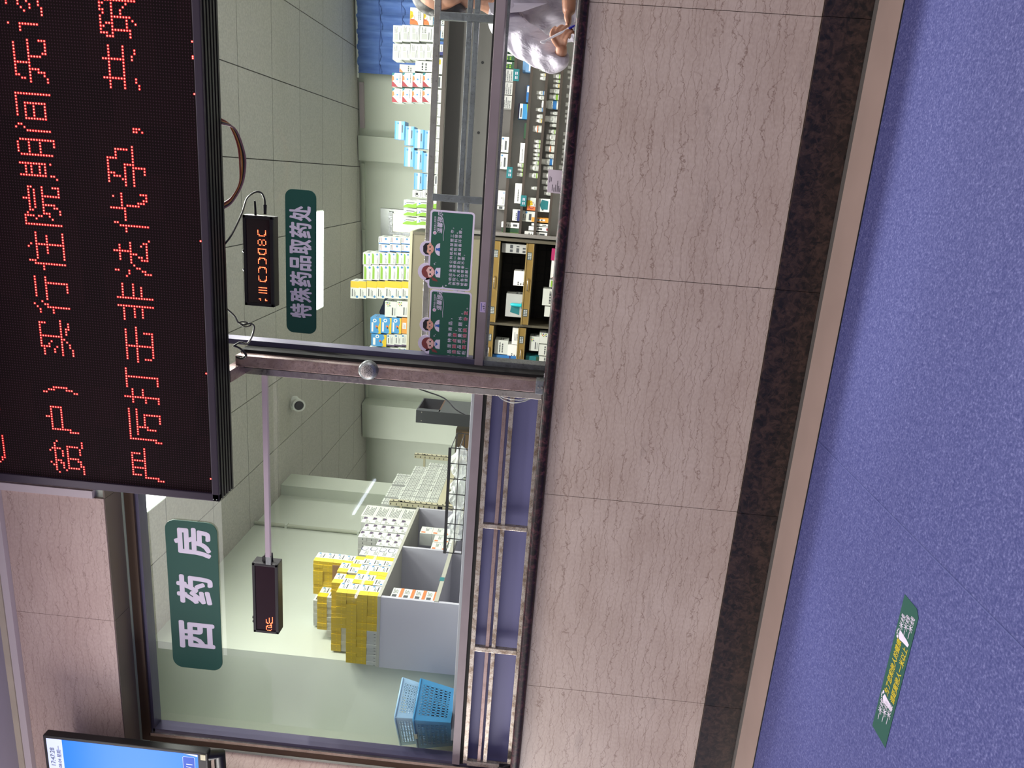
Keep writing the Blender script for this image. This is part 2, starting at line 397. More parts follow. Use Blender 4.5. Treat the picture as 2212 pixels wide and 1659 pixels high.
struct(onback(MB(), -3.57, -3.07, FZ, CZ-.01, .22, WALLIN), 'wall_back_pillar')
struct(onback(MB(), .09, .37, FZ, CZ-.01, .10, WALLIN), 'wall_back_column')
struct(MB().box(-3.8, -3.125, .745, 3.09, 0, CZ, WALLIN), 'wall_left')
struct(MB().box(-3.6, -3.02, 3.09, 3.375, 0, CZ, WALLIN), 'wall_left_pier')
struct(MB().box(-7.2, -7, .3, 7.3, 0, CZ, WALLIN), 'wall_far_left')
struct(MB().box(3.2, 3.4, .3, 7.3, 0, CZ, WALLIN), 'wall_right')
struct(MB().box(-4.2, -3.6, .30, .90, 0, CZ, WALLIN), 'wall_left_reveal')
b = MB(); P3 = [(-3.1255, .745), (-3.60, .55), (-3.60, .745)]
b.add([Vector((x, y, z)) for z in (0, CZ) for x, y in P3], [(0, 1, 4, 3), (1, 2, 5, 4), (2, 0, 3, 5), (2, 1, 0), (3, 4, 5)], WALLIN); struct(b, 'wall_left_return')  # slant of this face is shaped to catch more lamp light
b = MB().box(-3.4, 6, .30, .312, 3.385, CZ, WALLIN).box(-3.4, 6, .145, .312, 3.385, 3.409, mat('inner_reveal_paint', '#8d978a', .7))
struct(b, 'trim_8')
b = MB()
for z in (3.60,): onback(b, -3.05, -.75, z, z+.03, .03, WALLIN); onback(b, .45, .95, z-.02, z+.03, .04, LAV); onback(b, -.7, .05, z-.01, z+.025, .03, WALLIN)
struct(b, 'trim_9')
# grilled window at the back of the room, daylight behind
def back_window():
    r = thing('window_3', (-.62, backy(-.62), 2.0), 'small barred back window with bright daylight behind the medicine cartons', 'window')
    del r['label'], r['category']; r['kind'] = 'structure'
    onback(MB(), -1.05, -.47, 2.2, 3.40, .02, mat('galvanised_frame', '#7d817f', .35, .6)).build('window_frame', r)
    g = MB(); onback(g, -1.0, -.52, 2.25, 3.29, .028, mat('daylight_pane', '#f4f3d6', .5, emit=1.3)); g.build('window_pane', r)
    g = MB()
    for x in (-.76, ): onback(g, x-.02, x+.02, 2.25, 3.29, .05, DULL)
    onback(g, -1.02, -.5, 3.24, 3.29, .045, DULL); onback(g, -1.02, -.5, 2.8, 2.83, .045, DULL); g.build('window_bars', r)
back_window()
# wall pipe on the left wall
b = MB().tube([(-3.108, 2.455, FZ), (-3.108, 2.455, CZ)], .017, mat('painted_pipe', '#a5aa98', .5))
for z in (.9, 1.9, 2.7, 3.35): b.box(-3.128, -3.088, 2.43, 2.48, z, z+.02, WALLIN)
tag(b.build('wall_pipe', loc=(-3.108, 2.455, FZ)), 'thin painted pipe running up the left pharmacy wall', 'pipe')
# ------------------------------------------------------------------ ceiling lamps
def lamp(x, y, label, sx=.62, sy=.22, z=CZ, e=7.0, g='ceiling lamps in the pharmacy', frame=WHITE):
    r = thing('ceiling_light', (x, y, z), label, 'ceiling light', g)
    MB().box(x-sx/2-.015, x+sx/2+.015, y-sy/2-.015, y+sy/2+.015, z-.012, z+.0, frame).build('frame', r)
    MB().box(x-sx/2, x+sx/2, y-sy/2, y+sy/2, z-.018, z-.011, mat('lamp_diffuser', '#f6fff2', .5, emit=e)).build('diffuser', r)
lamp(-.97, 4.23, 'lit oblong ceiling lamp seen just below the long green sign', 1.0)
lamp(-1.90, .72, 'square ceiling lamp panel whose corner shows beside the big red screen', .6, .56)
for x, y, l in ((-6.8, -7.4, 'fluorescent tube on the hall ceiling mirrored in the left pane, far one'), (-5.2, -7.2, 'fluorescent tube on the hall ceiling mirrored in the left pane, near one')):
    r = thing('hall_tube_light', (x, y, 4.02), l, 'ceiling light', 'tube lights on the hall ceiling')
    MB().box(x-.09, x+.09, y-.7, y+.7, 3.985, 4.019, WHITE).build('fixture', r)
    MB().tube([(x, y-.68, 3.965), (x, y+.68, 3.965)], .02, mat('tube_glow', '#e8eeff', .4, emit=14)).build('tube', r)
r = thing('security_camera', (-2.29, 3.44, CZ), 'white dome security camera on the pharmacy ceiling left of the steel post', 'camera')
MB().lathe([(.07, 0), (.072, -.03), (.055, -.05)], (-2.29, 3.44, CZ), WHITE).build('base', r)
c = MB(); c.tube([(-2.29, 3.44, CZ-.035), (-2.275, 3.33, CZ-.10)], [.055, .062], WHITE, 18); h = c.build('housing', r)
MB().tube([(-2.2747, 3.328, CZ-.101), (-2.274, 3.318, CZ-.107)], [.046, .036], mat('camera_lens', '#26282b', .15), 18).build('lens', r)
# smoke-stained cone hanging off the ceiling near the pier: a small white strip light end
# ------------------------------------------------------------------ windows and post
def window_left():
    r = thing('window_1', (-2.15, .18, 1.195), 'x', 'x'); del r['label'], r['category']; r['kind'] = 'structure'
    b = MB()
    b.box(-3.37, -.99, .150, .235, 3.335, 3.405, mat('brown_alu', '#57463a', .4, .4)).box(-3.37, -.99, .146, .17, 3.410, 3.434, mat('sealant_white', '#b9b4c0', .6))
    b.box(-3.37, -.99, .165, .24, 3.315, 3.340, ANOD_D)
    b.box(-3.372, -3.325, .148, .235, 1.2, 3.34, mat('brown_alu', '#57463a')).box(-3.327, -3.305, .150, .22, 1.2, 3.34, CHROME).box(-3.306, -3.285, .165, .24, 1.2, 3.325, ANOD_D)
    b.box(-3.29, -1.0, .150, .235, 1.493, 1.536, ANOD); b.box(-3.29, -1.0, .158, .23, 1.472, 1.4935, GAP)
    b.build('window_frame', r)
    MB().box(-3.29, -1.0, .200, .206, 1.53, 3.325, M_GLASS).build('window_pane', r)
    MB().box(-3.29, -1.0, .196, .198, 1.2, 1.48, M_FILM).build('frosted_film', r)
window_left()
def security_rails():
    r = thing('security_rail', (-2.1, .155, 1.195), 'rust-spotted steel rail frame across the lower left window', 'rail')
    for n, z0, z1, mt in (('top_bar', 1.447, 1.472, RUSTY), ('middle_bar', 1.370, 1.390, PINKSTEEL), ('middle_bar', 1.334, 1.357, RUSTY), ('bottom_bar', 1.196, 1.218, RUSTY)):
        MB().box(-3.262, -1.0, .135, .158, z0, z1, mt, bev=.002).build(n, r)
    for x, w in ((-1.747, .024), (-2.49, .028), (-3.255, .03)):
        MB().box(x-w/2, x+w/2, .130, .156, 1.217, 1.448, RUSTY, bev=.002).build('upright', r)
security_rails()
def window_right():
    r = thing('window_2', (.4, .18, 1.5), 'x', 'x'); del r['label'], r['category']; r['kind'] = 'structure'
    b = MB()
    b.box(-.893, -.868, .150, .235, 1.50, 3.40, ANOD_D).box(-.868, 1.9, .150, .235, 3.335, 3.405, ANOD_D)
    b.box(-.893, 1.9, .140, .225, 1.503, 1.545, ANOD, bev=.002); b.box(-.87, 1.9, .165, .24, 1.546, 1.556, GAP)
    b.box(-.895, -.868, .150, .24, 1.195, 1.50, DULL)
    b.build('window_frame', r)
    MB().box(-.87, 1.9, .200, .206, 1.55, 3.34, M_GLASS).build('window_pane', r)
window_right()
def inner_rails():
    r = thing('security_rail', (.4, .3, 1.5), 'bare steel rail grid behind the right window pane', 'rail')
    for n, z0, z1, mt in (('top_bar', 1.812, 1.842, CHROME), ('middle_bar', 1.667, 1.690, DULL), ('middle_bar', 1.634, 1.658, DULL), ('bottom_bar', 1.498, 1.52, DULL)):
        MB().box(-.93, 1.9, .305, .33, z0, z1, mt, bev=.002).build(n, r)
    for x, w in ((.688, .033), (-.115, .034), (1.5, .033)): MB().box(x-w/2, x+w/2, .300, .328, 1.518, 1.814, DULL, bev=.002).build('upright', r)
    MB().box(-.945, -.92, .3, .335, 1.196, 1.86, DULL).build('end_post', r)
inner_rails()
def post():
    r = thing('steel_post', (-.94, .07, 1.195), 'tall worn steel post between the two windows with bracket arm on top', 'post')
    MB().box(-.963, -.908, -.005, .145, 1.205, 2.68, PINKSTEEL, bev=.003).build('column', r)
    MB().box(-1.012, -.974, .045, .150, 1.200, 2.66, CHROME, bev=.003).build('side_tube', r)
    MB().box(-.976, -.961, .03, .15, 1.2, 2.66, GAP).build('filler_strip', r)
    MB().box(-.909, -.893, .06, .15, 1.2, 2.68, GAP).build('edge_strip', r)
    b = MB().box(-1.012, -.955, -.115, .05, 2.655, 2.705, PINKSTEEL, bev=.002); b.build('bracket_arm', r)
    MB().box(-.968, -.903, -.012, .06, 1.196, 1.235, DULL, bev=.002).build('foot_plate', r)
    b = MB()
    for z in (1.205, 1.222): b.lathe([(.004, -.016), (.004, -.011)], (-.935, 0, z), CHROME, 8, 'y')
    b.build('screw', r)
post()
# ------------------------------------------------------------------ big LED board
def inside(poly, x, y):
    c = False; j = len(poly)-1
    for i in range(len(poly)):
        xi, yi = poly[i]; xj, yj = poly[j]
        if (yi > y) != (yj > y) and x < (xj-xi)*(y-yi)/(yj-yi)+xi: c = not c
        j = i
    return c
def thin(S, n):
    """one-dot-wide strokes (Zhang-Suen)"""
    S = set(S)
    while True:
        gone = 0
        for step in (0, 1):
            kill = []
            for (x, y) in S:
                N = [(x, y+1), (x+1, y+1), (x+1, y), (x+1, y-1), (x, y-1), (x-1, y-1), (x-1, y), (x-1, y+1)]; p = [q in S for q in N]
                b = sum(p); a = sum((not p[i]) and p[(i+1) % 8] for i in range(8))
                if 2 <= b <= 6 and a == 1 and ((not (p[0] and p[2] and p[4]) and not (p[2] and p[4] and p[6])) if step == 0 else (not (p[0] and p[2] and p[6]) and not (p[0] and p[4] and p[6]))): kill.append((x, y))
            S -= set(kill); gone += len(kill)
        if not gone: return sorted(S)
def raster(ch, n=16):
    vs, fs, w = glyphs(ch); polys = [[vs[i] for i in f] for f in fs]; out = []
    for r in range(n):
        for q in range(n):
            x, y = (q+.5)/n*1.0, -.12+(r+.5)/n
            if any(inside(p, x, y) for p in polys if min(v[0] for v in p) <= x <= max(v[0] for v in p) and min(v[1] for v in p) <= y <= max(v[1] for v in p)): out.append((q, r))
    return thin(out, n)
CORE = mat('led_core', '#ff8f7c', .4, emit=2.2, ehex='#ff9a86'); RING = mat('led_red', '#ff0a12', .4, emit=.8)
def dot(b, x, y, z, r1, r2):
    b.flat(circ(0, 0, r2, 8), (x, y, z), EX, EZ, RING); b.flat(circ(0, 0, r1, 8), (x, y-.0006, z), EX, EZ, CORE)
def led_board():
    P = .0119; X0, Z0 = -1.495, 2.692; YF = -.264; XR = 1.75; ZT = 3.905
    r = thing('led_screen', (.1, -.19, 2.66), 'large black LED message screen with red scrolling characters above the windows', 'LED screen')
    b = MB().box(-1.545, XR, -.262, -.118, 2.660, ZT, BLACKM)
    for i in range(5): b.box(-1.54, XR, -.252+i*.027, -.238+i*.027, 2.652, 2.661, BLACK)
    b.build('housing', r)
    b = MB()
    fr = mat('anodised_black_frame', '#2a2130', .35, .4)
    b.box(-1.548, XR, -.276, -.255, 2.656, 2.690, fr, bev=.004).box(-1.548, XR, -.276, -.255, ZT-.03, ZT+.004, fr, bev=.004)
    b.box(-1.548, -1.510, -.276, -.255, 2.656, ZT, fr, bev=.004).box(XR-.03, XR, -.276, -.255, 2.656, ZT, fr); b.build('frame', r)
    b = MB()
    for z in (2.668, 2.683): b.lathe([(.003, -.2785), (.003, -.276)], (-1.537, 0, z), DULL, 8, 'y')
    b.build('corner_screw', r)
    m = make_ledpanel('led_matrix', P, X0-.1, Z0-2.66, '#2e1c26', '#140509', P*16, '#0c0205')
    MB().box(-1.510, XR-.03, -.2645, -.262, 2.69, ZT-.03, m).build('led_panel', r)
    rows = [(0, '严厉打击非法代孕，共筑'), (1, '贫户）实行住院期间先诊'), (2, '边缘易致贫户、突发严重')]
    for k, tx in rows:
        b = MB()
        for i, ch in enumerate(tx):
            if k == 0 and ch == '，': pts = [(2, 3), (3, 3), (2, 4), (3, 4), (1, 2), (4, 2)][:6]; pts = [(3, 4), (4, 4), (3, 3), (4, 3), (4, 2), (3, 1)]
            elif ch == '、': pts = [(3, 5), (4, 4), (4, 5), (5, 3), (6, 3), (6, 4)]
            else: pts = raster(ch)
            for q, rr in pts:
                x = X0+(i*16+q+.5)*P; z = Z0+(18+k*32+rr+.5)*P
                if x < XR-.04 and z < ZT-.035: dot(b, x, -.2655, z, .0022, .0049)
        b.build('lit_characters', r)
    for x in (.427, .373, .366, .233, -.351, -.933, -1.44): b = MB(); dot(b, x, -.2655, 2.698, .0026, .0046); b.build('stray_lit_dot', r)
led_board()
# ------------------------------------------------------------------ green signs on the glass
def sign(x0, x1, z0, z1, rad, body, xs, zc, h, label, wch):
    r = thing('green_sign', ((x0+x1)/2, .197, z0), label, 'sign')
    MB().slab(rrect(x0, z0, x1, z1, rad), (0, .190, 0), EX, EZ, .006, GREEN).build('panel', r)
    for ch, x in zip(body, xs):
        b = MB()
        vs, fs, w = glyphs(ch, .034); lo = min(v[1] for v in vs); hi = max(v[1] for v in vs); l = min(v[0] for v in vs)
        per = max(1, len(vs)//9); b.add([Vector((x-wch/2+(vx-l)/(w-l)*wch, .1893-6e-5*(i//per), zc-h/2+(vy-lo)/(hi-lo)*h)) for i, (vx, vy) in enumerate(vs)], fs, SIGNW)
        b.build('character', r)
sign(-2.856, -1.918, 2.900, 3.191, .058, '西药房', (-2.632, -2.338, -2.045), 3.040, .208, 'large green sign with three white characters on the left window', .180)
sign(-.818, -.124, 2.350, 2.500, .036, '特殊药品取药处', [-.705+i*.0785 for i in range(7)], 2.426, .108, 'long green sign with seven white characters on the right window', .072)
# ------------------------------------------------------------------ small LED readouts
BM = {'C': ['.####', '##...', '#....', '#....', '#....', '##...', '.####'], 'R': ['####.', '...##', '....#', '....#', '....#', '...##', '####.'],
      'D': ['.####', '##..#', '#...#', '#...#', '#...#', '##..#', '.####'], '8': ['.###.', '#...#', '#...#', '.###.', '#...#', '#...#', '.###.'],
      'I': ['#.#.#', '#.#.#', '#.#.#', '#.#.#', '#.#.#', '#.#.#', '#.#.#'], ':': ['.#', '##', '..', '..', '..', '##', '#.']}
SIDE = [['.####...', '##......', '#.......', '.######.', '#.......', '##......', '.#######'],   # rotated glyphs
        ['.####...', '#...##..', '#..#.#..', '#..#.#..', '#..#.##.', '.#.####.']]
def readout(x0, x1, z0, z1, label, build_dots, knobs):
    r = thing('led_readout', ((x0+x1)/2, .16, z0), label, 'LED display')
    MB().box(x0, x1, .136, .199, z0, z1, BLACKM, bev=.003).build('housing', r)
    b = MB(); w = .016
    b.box(x0, x1, .128, .138, z0, z0+w, BLACKM, bev=.003).box(x0, x1, .128, .138, z1-w, z1, BLACKM, bev=.003).box(x0, x0+w, .128, .138, z0, z1, BLACKM, bev=.003).box(x1-w, x1, .128, .138, z0, z1, BLACKM, bev=.003)
    b.build('bezel', r)
    MB().box(x0+w, x1-w, .133, .137, z0+w, z1-w, mat('red_filter_window', '#1e0710', .15)).build('display_window', r)
    build_dots(r)
    for k in knobs: MB().lathe([(.011, 0), (.012, .01), (.008, .018), (.001, .02)], (k, .165, z1-.001), BLACK, 14).build('hanger_knob', r)
    return r
OCORE = mat('led_core_orange', '#ffb070', .4, emit=2.6); ORING = mat('led_orange_red', '#ff2a0c', .4, emit=1.0)
def bits(b, rows, x, z, p):
    for j, row in enumerate(rows):
        for i, ch in enumerate(row):
            if ch == '#':
                c = (x+i*p, 0, z-j*p); b.flat(circ(0, 0, p*.48, 8), (c[0], .1322, c[2]), EX, EZ, ORING); b.flat(circ(0, 0, p*.30, 8), (c[0], .1318, c[2]), EX, EZ, OCORE)
def dR(r):
    x = -.658; p = .0062
    for ch in ':_I_CRRD8C':
        if ch == '_': x += .012; continue
        b = MB(); bits(b, BM[ch], x, 2.612, p); b.build('lit_glyph', r); x += p*(len(BM[ch][0])+2.0)
def dL(r):
    p = .0058
    for s, x in ((SIDE[1], -2.508), (SIDE[0], -2.465)): b = MB(); bits(b, s, x, 2.612, p); b.build('lit_glyph', r)
rr = readout(-.688, -.256, 2.538, 2.684, 'black LED readout box on the right window with a full line of red glyphs', dR, (-.43, -.52))
b = MB().tube([(-.256, .165, 2.635), (-.19, .165, 2.637)], [.006, .005], BLACK, 10); b.build('antenna', rr)
rl = readout(-2.526, -2.095, 2.542, 2.684, 'black LED readout box at the end of the pole, two red glyphs lit', dL, (-2.455, -2.48))
b = MB().tube([(-2.095, .165, 2.585), (-2.045, .165, 2.586)], [.006, .005], BLACK, 10); b.build('antenna', rl)
WPOLE = mat('white_square_tube', '#a898a4', .4)
r = thing('pole', (-1.5, .13, 2.58), 'long pale square tube running sideways from the steel post to the left readout', 'pole')
MB().box(-2.045, -1.012, .115, .138, 2.577, 2.603, WPOLE, bev=.002).build('tube', r)
b = MB().box(-2.094, -2.045, .122, .134, 2.576, 2.604, DULL); b.build('clamp', r)
b = MB().tube([(-2.094, .15, 2.622), (-2.06, .15, 2.624), (-2.045, .14, 2.612), (-2.03, .13, 2.606)], .004, BLACK, 8)
b.box(-2.09, -2.062, .143, .157, 2.614, 2.632, BLACK); tag(b.build('power_plug', loc=(-2.07, .15, 2.61)), 'small black plug and lead where the pole meets the left readout', 'plug')
# ------------------------------------------------------------------ notice boards with two cartoon heads
SK1 = mat('cartoon_skin', '#d9a58f', .45); HAIR1 = mat('cartoon_black_hair', '#1c1a20', .45); HAIR2 = mat('cartoon_red_hair', '#7d3a38', .45); BLUE1 = mat('cartoon_blue', '#2b5ca8', .45); PINK = mat('cartoon_pink', '#d07c80', .45)
def star(cx, cz, s): return [(cx+ (s if i % 2 == 0 else s*.28)*math.sin(math.pi*i/4), cz+(s if i % 2 == 0 else s*.28)*math.cos(math.pi*i/4)) for i in range(8)]
def notice(x0, x1, z0, z1, xb, xg, label, lines, reds, size, pitch, dz, ztop):
    r = thing('notice_sign', ((x0+x1)/2, .197, z0), label, 'notice', None)
    Y = .190
    b = MB(); b.slab(rrect(x0, z0, x1, z1, .016), (0, Y, 0), EX, EZ, .005, SIGNW)
    for cx, rad in ((xb, .036), (xg, .041)): b.slab(circ(cx, z1+.012, rad, 20, rad*.92), (0, Y-.0002, 0), EX, EZ, .004, SIGNW)
    b.slab([(xg-.045, z1+.015), (xg-.062, z1-.01), (xg, z1-.012)], (0, Y-.0002, 0), EX, EZ, .004, SIGNW)
    b.build('white_border', r)
    MB().flat(rrect(x0+.0085, z0+.0085, x1-.0085, z1-.0085, .010), (0, Y-.0006, 0), EX, EZ, GREEN2).build('green_field', r)
    def at(poly, k, mt, bb): bb.flat(poly, (0, Y-.0008-.0002*k, 0), EX, EZ, mt)
    # boy doctor
    b = MB(); zb = z1-.003
    at([(xb-.026, zb-.050)]+[(xb+.030*math.cos(t), zb-.050+.024*math.sin(t)) for t in [math.pi*i/10 for i in range(11)]], 1, SIGNW, b)
    at([(xb-.008, zb-.030), (xb+.008, zb-.030), (xb+.004, zb-.036), (xb+.009, zb-.050), (xb-.009, zb-.050), (xb-.004, zb-.036)], 2, BLUE1, b)
    at(circ(xb, zb, .024, 18, .021), 3, SK1, b)
    for s in (-1, 1): at(circ(xb+s*.025, zb-.003, .005, 8), 2, SK1, b)
    at([(xb-.028, zb+.002), (xb-.027, zb+.018), (xb-.015, zb+.030), (xb+.010, zb+.031), (xb+.025, zb+.020), (xb+.027, zb+.002), (xb+.021, zb+.004), (xb+.016, zb+.012), (xb, zb+.010), (xb-.017, zb+.013), (xb-.022, zb+.004)], 4, HAIR1, b)
    for s in (-1, 1):
        at(circ(xb+s*.009, zb-.002, .0036, 8, .0045), 5, HAIR1, b); at(circ(xb+s*.009+.001, zb, .0012, 6), 6, SIGNW, b); at(circ(xb+s*.015, zb-.010, .004, 8, .0025), 5, PINK, b)
    at([(xb-.005, zb-.012), (xb+.005, zb-.012), (xb, zb-.0145)], 5, RED, b); b.build('cartoon_doctor', r)
    # girl nurse
    b = MB(); zg = z1-.004
    at([(xg-.024, zg-.056), (xg-.022, zg-.036), (xg-.006, zg-.028), (xg+.008, zg-.028), (xg+.022, zg-.036), (xg+.024, zg-.056)], 1, SIGNW, b)
    at([(xg-.012, zg-.034), (xg+.012, zg-.034), (xg, zg-.046)], 2, BLUE1, b)
    at([(xg-.022, zg-.012), (xg-.040, zg-.020), (xg-.044, zg-.046), (xg-.034, zg-.040), (xg-.028, zg-.030)], 2, HAIR2, b)
    at(circ(xg, zg+.003, .031, 20, .032), 3, HAIR2, b)
    at([(xg+.026*math.cos(t), zg-.005+.021*math.sin(t)) for t in [math.pi+math.pi*i/8 for i in range(9)]]+[(xg+.022, zg+.004), (xg+.006, zg+.013), (xg-.004, zg+.006), (xg-.022, zg+.003)], 4, mat('cartoon_pale_skin', '#e3b7ad', .45), b)
    for s in (-1, 1):
        at(circ(xg+s*.010, zg-.007, .0045, 8, .0055), 5, HAIR1, b); at(circ(xg+s*.010+.0015, zg-.005, .0016, 6), 6, SIGNW, b); at(circ(xg+s*.018, zg-.014, .005, 8, .003), 5, PINK, b)
    at([(xg-.003, zg-.017), (xg+.003, zg-.017), (xg, zg-.019)], 5, RED, b); b.build('cartoon_nurse', r)
    for dx, dzz, s in ((-.070, -.075, .012), (-.060, -.090, .006), (.040, -.030, .006), (.048, -.036, .003)): b = MB(); at(star(xg+dx, z1+dzz, s), 1, SIGNW, b); b.build('sparkle', r)
    # titles
    b = MB(); xt = xb+.075
    b.text('温馨提示', (xt, Y-.0009, z1-.058), EX, EZ, .026, SIGNW, .012, italic=.15)
    b.text('青神县人民医院', (xt+.012, Y-.0009, z1-.028), EX, EZ, .0095, SIGNW, .0, italic=.2)
    b.text("People's Hospital of Qingshen", (xt+.012, Y-.0009, z1-.035), EX, EZ, .0045, SIGNW)
    at(circ(xt+.002, z1-.025, .0085, 14), 1, SIGNW, b); at(circ(xt+.002, z1-.025, .005, 10), 2, PINK, b); at(circ(xt+.002, z1-.025, .0025, 8), 3, SIGNW, b)
    b.tube([(xt-.032, Y-.001, z1-.068), (xt-.005, Y-.001, z1-.066), (xt+.03, Y-.001, z1-.070), (xt+.07, Y-.001, z1-.062), (xt+.085, Y-.001, z1-.048)], .0011, SIGNW, 6)
    b.build('title', r)
    b = MB()
    for i, ln in enumerate(lines):
        for j, ch in enumerate(ln):
            p = (x0+.024+j*pitch, Y-.0010, ztop-i*dz)
            if ch == ' ': continue
            if (i, j) in reds:
                b.text(ch, p, EX, EZ, size, SIGNW, .055); b.text(ch, (p[0], Y-.0020, p[2]), EX, EZ, size, RED, .008)
            else: b.text(ch, p, EX, EZ, size, SIGNW, .01)
    b.build('text_lines', r)
notice(-.541, -.168, 1.589, 1.801, -.352, -.462, 'right green notice with cartoon doctor and nurse and five lines of white text', ['为响应全省公共机构禁塑工作，', '我院不再提供一次性塑料袋。', '请广大患者及家属自备环保袋。', '给各位带来不便，', '敬请谅解！'], set(), .0165, .0205, .0195, 1.686)
notice(-.910, -.546, 1.582, 1.787, -.722, -.815, 'left green notice with cartoon doctor and nurse, some characters in red', ['药品是特殊商品，', '请当面点清，', '除药品质量问题外，', '离柜概不退换，补发。'], {(1, 1), (1, 2), (1, 3), (1, 4), (3, 2), (3, 3), (3, 4), (3, 5), (3, 7), (3, 8)}, .0205, .0285, .0245, 1.672)
# ------------------------------------------------------------------ floor sticker
def floor_sticker():
    r = thing('floor_sticker', (-1.425, -1.237, 0), 'green one-metre-line sticker with footprints on the blue floor', 'floor sticker')
    x0, x1, y0, y1 = -1.675, -1.176, -1.288, -1.187; EY = (0, 1, 0)
    MB().slab([(x0, y0), (x1-.02, y0), (x1, y0+.02), (x1, y1), (x0, y1)], (0, 0, .0016), EX, EY, .0015, GREEN).build('green_film', r)
    YEL = mat('sticker_yellow', '#c9b32c', .45)
    for xs in (x0+.045, x1-.135):
        b = MB()
        for i in range(3): b.text('一米线', (xs+i*.012, y1-.034-i*.026, .0019), EX, EY, .026, SIGNW, .01)
        b.build('side_text', r)
    b = MB(); b.text('为了您和他人的健康', (x0+.152, y1-.046, .0019), EX, EY, .032, YEL, .02, width=.205); b.text('请距离他人一米以上', (x0+.152, y1-.088, .0019), EX, EY, .032, YEL, .02, width=.205); b.build('warning_text', r)
    for cx, s in ((x0+.133, 1), (x1-.127, -1)):
        b = MB(); b.flat([(cx-.008, y0+.016), (cx+.004, y0+.012), (cx+.009, y0+.03), (cx+.011, y0+.055), (cx+.014, y0+.074), (cx-.002, y0+.082), (cx-.016, y0+.072), (cx-.011, y0+.045)], (0, 0, .0019), EX, EY, SIGNW)
        for i, (dx, dy, rr) in enumerate(((-.014, .084, .0055), (-.006, .090, .0035), (.001, .091, .003), (.007, .089, .0027), (.013, .085, .0025))): b.flat(circ(cx+s*dx*-1, y0+dy, rr, 8), (0, 0, .0019), EX, EY, SIGNW)
        b.build('footprint', r)
floor_sticker()
# ------------------------------------------------------------------ wall television at the left
def television():
    r = thing('television', (-3.8, -.2, 2.82), 'wall-mounted television at the left edge showing a bright blue queue screen', 'television')
    xr, xl, z0, z1 = -3.064, -4.56, 2.815, 3.722
    MB().box(xl, xr, -.20, -.155, z0, z1, BLACK, bev=.006).build('housing', r)
    b = MB().box(xl+.2, xr-.2, -.156, -.10, z0+.15, z1-.2, BLACK, bev=.01); b.tube([(xr-.05, -.165, z0+.02), (xr-.06, -.13, z0-.035), (xr-.4, -.13, z0-.04)], .03, BLACK, 10); b.build('rear_cover', r)
    scr = mat('screen_blue', '#1663c8', .3, emit=.85, ehex='#1f6fd6'); wht = mat('screen_white', '#b4bde6', .3, emit=.75); btn = mat('screen_button', '#12398f', .3, emit=.8, ehex='#1c4bb0'); ink = mat('screen_ink', '#23283c', .4)
    b = MB(); Y = -.2005
    b.flat([(xl+.02, z0+.05), (xr-.016, z0+.05), (xr-.016, z1-.105), (xl+.02, z1-.105)], (0, Y, 0), EX, EZ, scr)
    b.flat([(xl+.02, z1-.105), (xr-.016, z1-.105), (xr-.016, z1-.018), (xl+.02, z1-.018)], (0, Y, 0), EX, EZ, wht)
    b.flat(rrect(xr-.24, z0+.068, xr-.035, z0+.135, .008), (0, Y-.0006, 0), EX, EZ, wht); b.flat(rrect(xr-.238, z0+.070, xr-.037, z0+.133, .007), (0, Y-.0010, 0), EX, EZ, btn)
    b.flat([(xr-.030, z0+.052), (xr-.016, z0+.052), (xr-.016, z0+.13)], (0, Y-.0006, 0), EX, EZ, wht)
    b.text('1/1', (xr-.135, Y-.0016, z0+.082), EX, EZ, .05, wht, 0, 'L')
    b.text('17:47:28', (xr-.075, Y-.0012, z1-.058), EX, EZ, .036, ink, 0, 'R'); b.text('2025-08-04 星期一', (xr-.058, Y-.0012, z1-.092), EX, EZ, .026, ink, 0, 'R')
    b.build('screen', r)
    MB().box(xr-.045, xr-.012, -.2035, -.2, z0+.008, z0+.035, mat('energy_tag', '#c9c3a6', .5)).build('sticker', r)
    MB().box(-3.95, -3.65, -.10, -.001, 3.1, 3.4, BLACK).build('wall_bracket', r)
television()
# ------------------------------------------------------------------ intercom speaker on the post
def speaker():
    r = thing('intercom_speaker', (-.921, -.006, 2.03), 'round metal intercom speaker on the steel post', 'speaker')
    MB().lathe([(.046, -.006), (.046, -.03), (.038, -.043), (.03, -.046)], (-.921, 0, 2.03), DULL, 26, 'y').build('housing', r)
    k = NT('speaker_mesh', .4); k.b.inputs['Metallic'].default_value = .7
    v = k.n('ShaderNodeTexVoronoi', {'Vector': k.mapping(), 'Scale': 260}).outputs['Distance']; k.color(k.ramp(v, [(.25, '#3a3836'), (.5, '#a09a98')]))
    MB().lathe([(.031, -.046), (.022, -.050), (.001, -.052)], (-.921, 0, 2.03), k.m, 22, 'y').build('grille', r)
speaker()
# paper slip standing at the sill, small label on the sash bar
r = thing('paper_slip', (.0, .13, 1.195), 'white printed slip of paper stuck at the sill of the right window', 'paper')
p = MB(); p.slab([(-.052, 1.195), (.050, 1.195), (.052, 1.262), (-.049, 1.259)], (0, .128, 0), EX, EZ, .0006, mat('slip_paper', '#c9bdc8', .6)); p.build('sheet', r)
b = MB(); ink = mat('grey_print', '#57525c', .6)
for i, (x, z, w) in enumerate(((-.005, 1.250, .03), (-.0, 1.243, .02), (-.040, 1.236, .03), (-.044, 1.228, .02), (-.044, 1.221, .035), (-.044, 1.213, .05), (-.044, 1.207, .03), (-.044, 1.201, .022))):
    for j in range(int(w/.0045)): b.box(x+j*.0045, x+j*.0045+.0032, .1270, .1274, z, z+.0032, ink)
b.build('print', r)
r = thing('paper_label', (-.60, .138, 1.508), 'small lilac label on the sash bar under the left notice', 'label')
MB().box(-.628, -.578, .1388, .1396, 1.508, 1.534, mat('lilac_label', '#a795b8', .6)).build('card', r)
b = MB()
